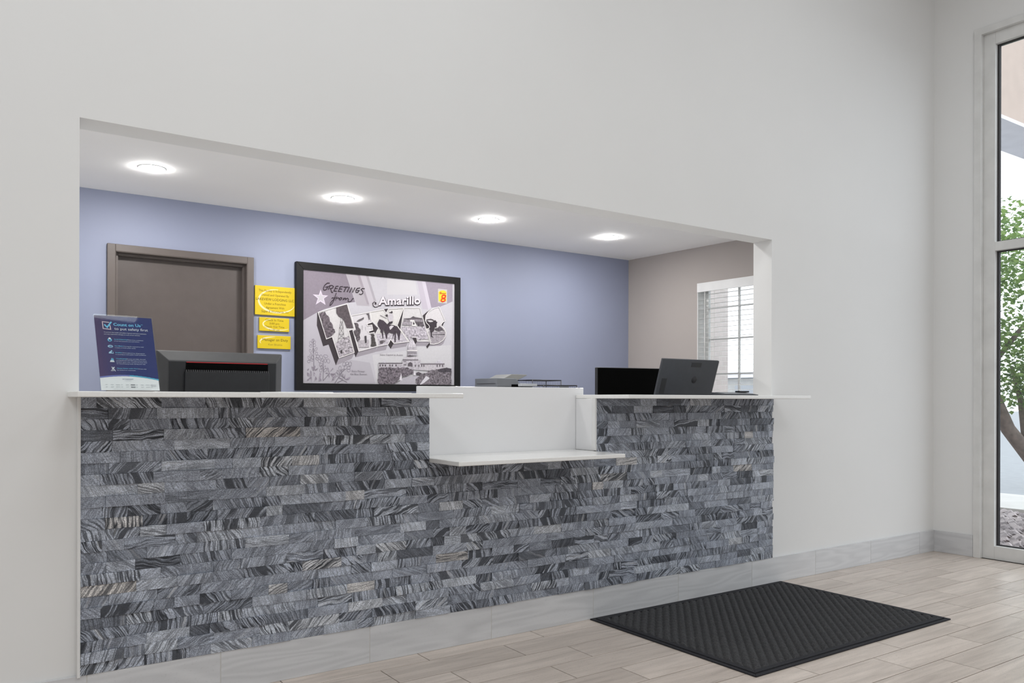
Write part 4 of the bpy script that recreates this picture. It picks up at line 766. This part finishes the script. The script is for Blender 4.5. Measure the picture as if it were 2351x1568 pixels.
for i in range(nst):                                       # purple to navy wash of the printed sheet
    f = i / (nst - 1); g = min(1, f * 1.8)
    c = tuple(PUR[k] * (1 - g) + NAVY[k] * g for k in range(3))
    ua, ub = i / nst, (i + 1) / nst
    arcv = lambda u: .80 + .05 * (abs(u - .42) / .58) ** 1.8
    p.poly([uv(ua, 0.0), uv(ub, 0.0), uv(ub, arcv(ub)), uv(ua, arcv(ua))], c, 0, 0)
    bc = (120, 128, 190) if f < .5 else (88, 176, 208)
    p.poly([uv(ua, arcv(ua) - (.003 + .012 * (1 - f) * .4)), uv(ub, arcv(ub) - .008), uv(ub, arcv(ub) + .012), uv(ua, arcv(ua) + .010)], bc, 0, 1)
p.stroke([uv(.255, .13), uv(.262, .185), uv(.135, .178), uv(.132, .085), uv(.245, .09)], .0028, (226, 205, 214), 2)
p.stroke([uv(.165, .125), uv(.205, .158), uv(.28, .085)], .0048, CY, 3)
p.text('Count on Us', *uv(.315, .132), .0105, CY, 3, width=.475 * W_, grow=.02); p.text('SM', *uv(.80, .105), .003, CY, 3)
p.text('to put safety first', *uv(.325, .188), .0095, WHT, 3, width=.585 * W_)
p.text('To protect the health and safety of guests and hotel employees,', *uv(.14, .232), .0033, WHT, 3, width=.74 * W_)
p.text('you may experience changes to some of our services.', *uv(.14, .257), .0033, WHT, 3, width=.62 * W_)
items = [(.325, 'Social Distancing:', ' Please keep a minimum', 'of six feet between you and others.', None, None),
         (.415, 'Face Masks:', ' You may be required to wear', 'a mask in hotel public areas.', None, None),
         (.505, 'Breakfast:', " We've adjusted our dining options", 'in accordance with public health guidelines.', None, None),
         (.585, 'Housekeeping:', ' Rooms are fully cleaned', 'and disinfected with EPA-approved products', 'between guest stays. Contact the front desk', 'for housekeeping needs during your stay.'),
         (.715, 'Fitness Center and/or Pool:', ' Access may', 'be limited or restricted.', None, None)]
for v, a, b_, c2, c3, c4 in items:
    k = len(a) / (len(a) + len(b_)); p.text(a, *uv(.30, v), .0033, CY, 4, width=.50 * W_ * k, grow=.012)
    p.text(b_.strip(), *uv(.305 + .50 * k, v), .0033, (214, 226, 240), 3, width=.50 * W_ * (1 - k))
    for q, t_ in enumerate((c2, c3, c4)):
        if t_: p.text(t_, *uv(.30, v + .022 * (q + 1)), .0033, (208, 218, 236), 3, width=min(.53, .0125 * len(t_)) * W_)
def disc(cu, cv, ru, rv): return [uv(cu + ru * math.cos(a * math.pi / 6), cv + rv * math.sin(a * math.pi / 6)) for a in range(12)]
ICN = (176, 214, 236)
p.poly(disc(.225, .328, .037, .024), CY, 0, 3); p.poly(disc(.225, .312, .02, .014), WHT, 0, 4); p.poly(disc(.225, .334, .016, .010), NAVY, 0, 5)
p.poly(disc(.225, .416, .045, .019), ICN, 0, 3); p.poly(disc(.228, .418, .03, .010), (60, 96, 160), 0, 4); p.stroke([uv(.20, .416), uv(.255, .418)], .0012, ICN, 5)
p.poly([uv(.185, .512), uv(.195, .49), uv(.22, .482), uv(.235, .465), uv(.26, .485), uv(.27, .512)], ICN, 0, 3); p.poly(disc(.246, .495, .012, .012), NAVY, 0, 4)
p.poly([uv(.19, .626), uv(.205, .60), uv(.255, .60), uv(.27, .626)], WHT, 0, 3); p.stroke([uv(.21, .605), uv(.225, .578), uv(.235, .605)], .002, CY, 4); p.stroke([uv(.235, .605), uv(.245, .58), uv(.255, .605)], .002, CY, 4)
p.stroke([uv(.21, .695), uv(.235, .70), uv(.215, .722), uv(.25, .725), uv(.265, .745)], .0022, WHT, 3); p.stroke([uv(.255, .693), uv(.235, .72)], .0022, WHT, 3); p.stroke([uv(.195, .74), uv(.24, .74)], .0018, WHT, 3)
p.text('WYNDHAM', *uv(.46, .858), .0042, (110, 120, 150), 3, width=.185 * W_, align='C'); p.text('HOTELS & RESORTS', *uv(.46, .875), .0016, (150, 158, 180), 3, align='C')
for r_, v in ((0, .925), (1, .955)):
    for k in range(10):
        u = .08 + k * .085; s_ = (.018 + .012 * ((k * 7 + r_ * 3) % 3)); d_ = (110, 114, 122) if (k == 5) else (178, 182, 188)
        p.stroke([uv(u, v), uv(u + s_ * 1.6, v)], .0011 if k != 5 else .0026, d_, 3)
p.text('WYNDHAM', *uv(.90, .93), .0024, (130, 136, 150), 3, width=.09 * W_, align='C'); p.text('REWARDS', *uv(.90, .948), .0024, (130, 136, 150), 3, width=.085 * W_, align='C')
p.stroke([uv(.2, .985), uv(.85, .985)], .0006, (190, 194, 198), 3)
p.build('leaflet_print', onb(WALLF), leaf)

# ------------------------------------------------------------------ papers and tablet on the counters
def sheet(x, y, w, d, rz, label, h=.0012):
    o = MB().box(-w/2, w/2, -d/2, d/2, 0, h).build('paper_sheet', M['paper']); o.location = (x, y, CTZ + .0002); o.rotation_euler = (0, 0, rz)
    tag(o, label, 'paper', 'papers on the left countertop')
sheet(1.06, -.02, .216, .15, .12, 'stack of white paper on the countertop, in front of the black monitor', .003)
sheet(1.36, -.03, .26, .16, -.06, 'white paper sheets on the countertop, below the framed print', .002)
tb = empty('tablet', (3.585, .062, CTZ + .0002), -.10); tag(tb, 'thin dark grey tablet lying on the right countertop by the jamb', 'tablet')
MB().prism([(-.055, 0), (.05, 0), (.05, .016), (.04, .018), (-.055, .006)], 'x', -.125, .13).build('case', M['mon_slate'], tb, .0015)
MB().hexa([(-.105, -.048, .0082), (.115, -.048, .0082), (.115, .034, .0182), (-.105, .034, .0182)], [(-.105, -.048, .0092), (.115, -.048, .0092), (.115, .034, .0192), (-.105, .034, .0192)]).build('glass_face', M['steel'], tb)
MB().box(.055, .128, .012, .048, .0182, .027).build('raised_edge', M['mon_dark'], tb, .002)

# ------------------------------------------------------------------ computer screens (all stand on the lower desk)
DESK = .76
# big monitor seen from behind, left
m1 = empty('computer_monitor', (.915, .47, DESK), 0.0); tag(m1, 'large black computer monitor seen from behind, beside the leaflet stand', 'monitor')
TIL = Matrix.Translation((0, 0, .07)) @ Matrix.Rotation(math.radians(3), 4, 'X')
def frus(x0, x1, z0, z1, ya, inset, yb, name, mat, parent, bev=.003, top=None):
    ib = inset if isinstance(inset, tuple) else (inset,) * 4
    b = MB().hexa([(x0, ya, z0), (x1, ya, z0), (x1, ya, z1), (x0, ya, z1)], [(x0 + ib[0], yb, z0 + ib[1]), (x1 - ib[2], yb, z0 + ib[1]), (x1 - ib[2], yb, z1 - ib[3]), (x0 + ib[0], yb, z1 - ib[3])]).xform(TIL)
    return b.build(name, M[mat], parent, bev)
MB().box(-.25, .25, 0, .016, .03, .395).xform(TIL).build('bezel', M['mon_edge'], m1, .006, 3)
MB().box(-.24, .24, .0155, .018, .045, .385).xform(TIL).build('screen', M['screen'], m1)
bk = frus(-.249, .249, .031, .394, -.0005, (.035, .02, .037, .037), -.042, 'back_shell', 'mon_edge', m1, .003)
MB().box(-.213, .211, -.046, -.040, .052, .356).xform(TIL).build('back_panel', M['mon_dark'], m1, .004)
rc = MB().box(-.150, .175, -.0475, -.0455, .318, .350).xform(TIL).build('vent_slot', M['screen'], m1)
MB().box(-.148, .172, -.0495, -.0455, .350, .3535).xform(TIL).build('red_accent', M['red'], m1)
vc = MB().box(-.155, .178, -.060, -.046, .060, .316).xform(TIL).build('rear_cover', M['mon_dark'], m1, .003)
for i in range(40):
    x = -.152 + i * .00825
    MB().box(x, x + .0045, -.0615, -.050, .314, .3225).xform(TIL).build('vent_fin', M['mon_edge'], vc)
MB().box(-.03, .03, -.01, .0, .0, .12).build('stand_post', M['mon_dark'], m1, .003); MB().prism([(-.14, -.10), (.14, -.10), (.16, .08), (-.16, .08)], 'z', 0, .012).build('stand_foot', M['mon_dark'], m1, .004)

# black screen facing the lobby, right
m2 = empty('flat_screen', (3.53, .80, DESK), -.18); tag(m2, 'blank black flat screen behind the right countertop, facing the lobby', 'monitor')
MB().box(-.27, .27, 0, .03, .085, .472).build('housing', M['mon_dark'], m2, .004)
MB().box(-.266, .266, -.0015, .0005, .105, .468).build('screen', M['screen'], m2)
MB().box(-.266, .266, -.002, .0005, .087, .105).build('lower_bezel', M['mon_edge'], m2)
MB().box(-.03, .03, .005, .025, 0, .09).build('stand_neck', M['mon_dark'], m2, .003); MB().box(-.13, .13, -.06, .06, 0, .012).build('stand_foot', M['mon_dark'], m2, .004)

# all-in-one computer seen from behind, top leaning towards the lobby
m3 = empty('all_in_one_computer', (3.49, .42, DESK), 0.0); tag(m3, 'slate grey all-in-one computer seen from behind, leaning back on the right', 'computer')
T3 = Matrix.Translation((0, 0, .06)) @ Matrix.Rotation(math.radians(17), 4, 'X')
MB().box(-.229, .231, 0, .016, .0, .463).xform(T3).build('housing', M['mon_slate'], m3, .004, 3)
MB().box(-.222, .224, .0155, .0175, .012, .455).xform(T3).build('screen', M['screen'], m3)
MB().box(.2305, .2325, .001, .015, .004, .459).xform(T3).build('bright_edge', M['tray_l'], m3)
MB().box(.005, .088, -.001, .001, .420, .446).xform(T3).build('camera_cover', M['mon_dark'], m3, .0006)
MB().box(-.205, -.165, -.001, .001, .26, .35).xform(T3).build('port_cover', M['mon_dark'], m3, .0006)
MB().lathe([(.0, 0), (.02, 0), (.02, .0012), (.0, .0012)], 24).xform(T3 @ Matrix.Translation((.055, 0, .345)) @ Matrix.Rotation(math.pi / 2, 4, 'X')).build('emblem', M['mon_dark'], m3)
MB().box(-.10, .10, .02, .05, .0, .20).build('stand_post', M['mon_dark'], m3, .003); MB().box(-.13, .13, -.10, .12, 0, .012).build('stand_foot', M['mon_dark'], m3, .004)

# ------------------------------------------------------------------ printer and wire trays on the cabinet
CZT = .95
pt = empty('printer', (3.69, 2.60, CZT)); tag(pt, 'grey multifunction printer with raised paper tray against the blue wall', 'printer')
MB().box(0, .36, 0, .34, 0, .175).build('body', M['steel_l'], pt, .006)
MB().box(.03, .33, -.004, .004, .02, .09).build('paper_drawer', M['steel'], pt, .003)
MB().box(0, .36, -.01, .34, .175, .182).build('scanner_gap', M['screen'], pt)
MB().prism([(0, .182), (.36, .182), (.36, .212), (.235, .215), (.215, .225), (.20, .252), (.175, .255), (0, .256)], 'y', -.005, .335).build('document_feeder', M['steel'], pt, .004)
MB().box(.0, -.002, .02, .30, .21, .213).build('feeder_seam', M['mon_dark'], pt)
MB().prism([(.105, .256), (.215, .229), (.345, .285), (.335, .291), (.185, .292)], 'y', .05, .29).build('input_tray', M['tray_l'], pt, .002)
MB().box(.21, .37, -.06, .30, .190, .212).build('output_tray', M['steel_l'], pt, .003)
MB().box(.145, .212, -.0075, -.004, .186, .206).build('paper_slot', M['screen'], pt)

def wire_box(name, loc, w, d, h, label, tiers=1, rz=0.0, back=False):
    t = empty(name, loc, rz); tag(t, label, 'file tray', 'black wire trays')
    R_ = .0048
    for k in range(tiers):
        z0 = k * (h / tiers) + .004; z1 = z0 + (h / tiers) - .008
        MB().tube([(0, 0, z1), (w, 0, z1), (w, d, z1), (0, d, z1)], R_, 6, closed=True).build('rim', M['wire'], t)
        MB().tube([(0, 0, z0), (w, 0, z0), (w, d, z0), (0, d, z0)], R_, 6, closed=True).build('base_rim', M['wire'], t)
        g = MB()
        for i in range(1, 16): g.tube([(w * i / 16, 0, z1), (w * i / 16, 0, z0), (w * i / 16, d, z0), (w * i / 16, d, z1)], .0011, 4)
        for i in range(1, 6): g.box(0, w, d * i / 6 - .001, d * i / 6 + .001, z0 - .001, z0 + .001)
        g.build('mesh', M['wire'], t)
    for x, y in ((0, 0), (w, 0), (w, d), (0, d)):
        MB().tube([(x, y, .0), (x, y, h)], .004, 6).build('post', M['wire'], t)
    return t
wire_box('wire_file_tray', (4.155, 2.74, CZT), .315, .22, .253, 'black wire letter tray stack standing right of the printer', 3)
w2 = wire_box('wire_file_tray', (4.13, 2.545, CZT), .36, .16, .205, 'lower black wire tray with an open end, front right of the printer', 2)
lb = MB().box(.17, .27, -.004, -.001, .165, .195).build('label_plate', M['steel'], w2, .001)

# ------------------------------------------------------------------ door mat
MX0, MX1, MY0, MY1 = 2.478, 3.892, -.975, -.018
mt = empty('door_mat', (MX0, MY0, 0)); tag(mt, 'charcoal ribbed entrance mat on the plank floor below the counter', 'mat')
mw, md = MX1 - MX0, MY1 - MY0
B_ = .045
def rim(a, c, hh):
    for q in (((a, a), (mw - a, a), (mw - c, c), (c, c)), ((mw - a, a), (mw - a, md - a), (mw - c, md - c), (mw - c, c)), ((mw - a, md - a), (a, md - a), (c, md - c), (mw - c, md - c)), ((a, md - a), (a, a), (c, c), (c, md - c))):
        MB().prism(q, 'z', .0004, hh).build('border', M['matb'], mt, .002)
rim(0, .019, .0058); rim(.021, B_, .0095)
stp = .0040; nx, ny = int((mw - 2 * B_) / stp), int((md - 2 * B_) / stp)
vs_, fs_ = [], []
for j in range(ny + 1):
    for i in range(nx + 1):
        x = B_ + (mw - 2 * B_) * i / nx; y = B_ + (md - 2 * B_) * j / ny
        a = (x + y) * .7071; c = (x - y) * .7071
        col_ = math.floor(c / .034); ph_ = a / .050 + (.5 if col_ % 2 else 0)
        ridge = max(0.0, math.sin(math.pi * (c / .034 % 1.0))) ** .55
        lump = ridge * (.30 + .70 * max(0.0, math.sin(math.pi * (ph_ % 1.0))) ** .35)
        h = .0010 + .0132 * lump + .0014 * math.sin(2 * math.pi * a / .0120) * ridge
        if i in (0, nx) or j in (0, ny): h = .003
        vs_.append((x, y, h))
for j in range(ny):
    for i in range(nx):
        k = j * (nx + 1) + i; fs_.append((k, k + 1, k + nx + 2, k + nx + 1))
MB().add(vs_, fs_, True).build('ribbed_pad', M['matt'], mt)

# ------------------------------------------------------------------ venetian blind in the office window
vb = empty('venetian_blind', side(S0, 0, SZ0)); vb.rotation_euler = (0, 0, AL - math.pi / 2)
tag(vb, 'white horizontal-slat blind hanging in the office window', 'blind')
MB().box(.0, WL, -.006, .010, WHt - .078, WHt + .004).build('valance', M['trimw'], vb, .002)
MB().box(.006, WL - .006, .014, .066, WHt - .045, WHt - .004).build('headrail', M['blind'], vb, .002)
SP = .0432; ns = int((WHt - .11) / SP)
sm_ = MB()
cs = []
for k in range(7):
    a = k / 6; cs.append((-.025 + .05 * a, .0022 * math.sin(math.pi * a)))
sm_.prism(cs + [(y, z - .0012) for y, z in reversed(cs)], 'x', 0, WL - .02)
sme = sm_.mesh('slat'); sme.materials.append(M['slat'])
for k in range(ns):
    o = bpy.data.objects.new('slat', sme); COL.objects.link(o); o.parent = vb
    o.location = (.01, .040, WHt - .10 - k * SP); o.rotation_euler = (math.radians(2.5), 0, 0)
MB().box(.01, WL - .01, .018, .062, .008, .026).build('bottom_rail', M['blind'], vb, .002)
for x in (.14, .69, 1.24):
    for y in (.014, .066): MB().box(x - .001, x + .001, y - .0006, y + .0006, .02, WHt - .04).build('ladder_cord', M['paper'], vb)
MB().tube([(.083, .004, WHt - .08), (.083, .004, .12)], .004, 8).build('tilt_wand', M['alu'], vb)

# ------------------------------------------------------------------ outdoors
struct(MB().box(-30, 90, -60, 90, -.30, -.16).build('ground', M['asphalt']))
struct(MB().box(8.75, 10.1, -30, 40, -.16, -.05).build('sidewalk', M['concrete']))
struct(MB().box(XR + .16, 8.75, -8, 9, -.16, -.08).build('planting_bed', M['soil']))
gr = MB(); rg = random.Random(3)
for i in range(2600):
    x = rg.uniform(5.85, 8.7); y = rg.uniform(-2.6, 2.2); s_ = rg.uniform(.022, .06)
    b = len(gr.v)
    vs_ = [Vector((0, 0, 1)), Vector((0, 0, -1))] + [Vector((math.cos(a * 1.2566), math.sin(a * 1.2566), .45 * (1 if a % 2 else -1))) for a in range(5)]
    fs_ = [(0, 2 + k, 2 + (k + 1) % 5) for k in range(5)] + [(1, 2 + (k + 1) % 5, 2 + k) for k in range(5)]
    gr.add([(x + v.x * s_ * rg.uniform(.7, 1.3), y + v.y * s_ * rg.uniform(.7, 1.3), -.075 + v.z * s_ * .6) for v in vs_], fs_)
tag(gr.build('gravel', M['rock']), 'pinkish grey landscaping rocks outside the lobby window', 'gravel', kind='stuff')
# tree outside the lobby window
te = empty('tree', (7.75, .02, -.012)); tag(te, 'leafy green tree standing in the rocks outside the lobby window', 'tree')
tk = [(0, 0, 0), (-.10, .14, .42), (-.24, .36, .80), (-.32, .50, 1.25), (-.30, .52, 1.75), (-.22, .46, 2.3)]
MB().tube(tk, [.075, .066, .058, .045, .035, .02], 10).build('trunk', M['bark'], te)
rt = random.Random(9); ends = []
for b0, b1, r0 in (((-.16, .24, .6), (.25, .55, 1.35), .035), ((-.28, .44, 1.05), (-.75, .75, 1.7), .03), ((-.31, .5, 1.3), (.2, .1, 1.9), .026), ((-.3, .52, 1.6), (-.7, .35, 2.2), .022), ((-.26, .5, 1.95), (.15, .75, 2.45), .02), ((-.1, .15, .45), (.45, -.3, 1.25), .032), ((-.3, .5, 1.5), (-.1, 1.1, 2.0), .022)):
    a, c = Vector(b0), Vector(b1); mid = (a + c) / 2 + Vector((rt.uniform(-.06, .06), rt.uniform(-.06, .06), .08))
    MB().tube([a, mid, c], [r0, r0 * .75, r0 * .4], 7).build('branch', M['bark'], te); ends += [mid, c]
lv = MB()
cl_ = [(-.25, .45, 1.3, .42), (.2, .5, 1.45, .45), (-.72, .72, 1.75, .42), (.2, .1, 1.9, .48), (-.65, .35, 2.2, .42), (.15, .75, 2.35, .45), (-.2, .45, 2.45, .42), (.42, -.28, 1.35, .42), (-.12, 1.05, 1.95, .42), (-.3, .5, 1.85, .5), (-.5, .65, 1.35, .3), (.0, .2, 1.2, .3)]
for cx, cy, cz_, rr in cl_:
    for i in range(620):
        d_ = Vector((rt.gauss(0, 1), rt.gauss(0, 1), rt.gauss(0, 1))); d_.normalize(); d_ *= rr * rt.uniform(.25, 1.0) ** .6
        c = Vector((cx, cy, cz_)) + d_
        if c.z < .95: continue
        ln, wd_ = rt.uniform(.035, .06), rt.uniform(.016, .026)
        Mx = Matrix.Translation(c) @ Matrix.Rotation(rt.uniform(0, 6.28), 4, 'Z') @ Matrix.Rotation(rt.uniform(-1, .7), 4, 'Y') @ Matrix.Rotation(rt.uniform(-.7, .7), 4, 'X')
        lv.add([Mx @ Vector(q) for q in ((0, 0, 0), (ln * .5, wd_, .004), (ln, 0, -.006), (ln * .5, -wd_, .004))], [(0, 1, 2, 3)])
me = bpy.data.meshes.new('foliage'); me.from_pydata(lv.v, [], lv.f); me.materials.append(M['leaf']); me.update()
fo = bpy.data.objects.new('foliage', me); COL.objects.link(fo); fo.parent = te; fo['kind'] = 'stuff'
# entrance canopy outside
cn = empty('entrance_canopy', (6.2, 1.35, 0)); tag(cn, 'beige entrance canopy beam with grey soffit outside the lobby window', 'canopy')
MB().box(0, 6.5, 0, .53, 4.17, 5.3).build('beam_face', M['stucco'], cn)
MB().box(-.02, 6.52, -.02, .55, 4.13, 4.17).build('soffit_board', M['fascia'], cn)
MB().box(6.1, 6.5, .06, .48, -.08, 4.13).build('post', M['stucco'], cn)
# brick pier outside the office window
bp_ = empty('brick_pier', (7.1, 3.72, 0)); tag(bp_, 'pale brick pier outside the office window, seen through the blind', 'pier')
MB().box(-.2, .2, -.45, .45, -.08, 3.7).build('shaft', M['brick'], bp_); MB().box(-.23, .23, -.48, .48, -.08, .25).build('base_block', M['concrete'], bp_, .01)
# distant low building across the road
fb = empty('distant_building', (34, 19, -.16)); tag(fb, 'pale low building across the road, seen through the office blind', 'building')
MB().box(0, 6, 0, 14, 0, 2.3).build('wall', M['concrete'], fb); MB().box(-.3, 6.3, -.3, 14.3, 2.3, 2.6).build('roof', M['fascia'], fb)
for y in (5.2, 7.6, 10): MB().box(-.06, .0, y, y + 1.3, .1, 1.9).build('window', M['steel_l'], fb)
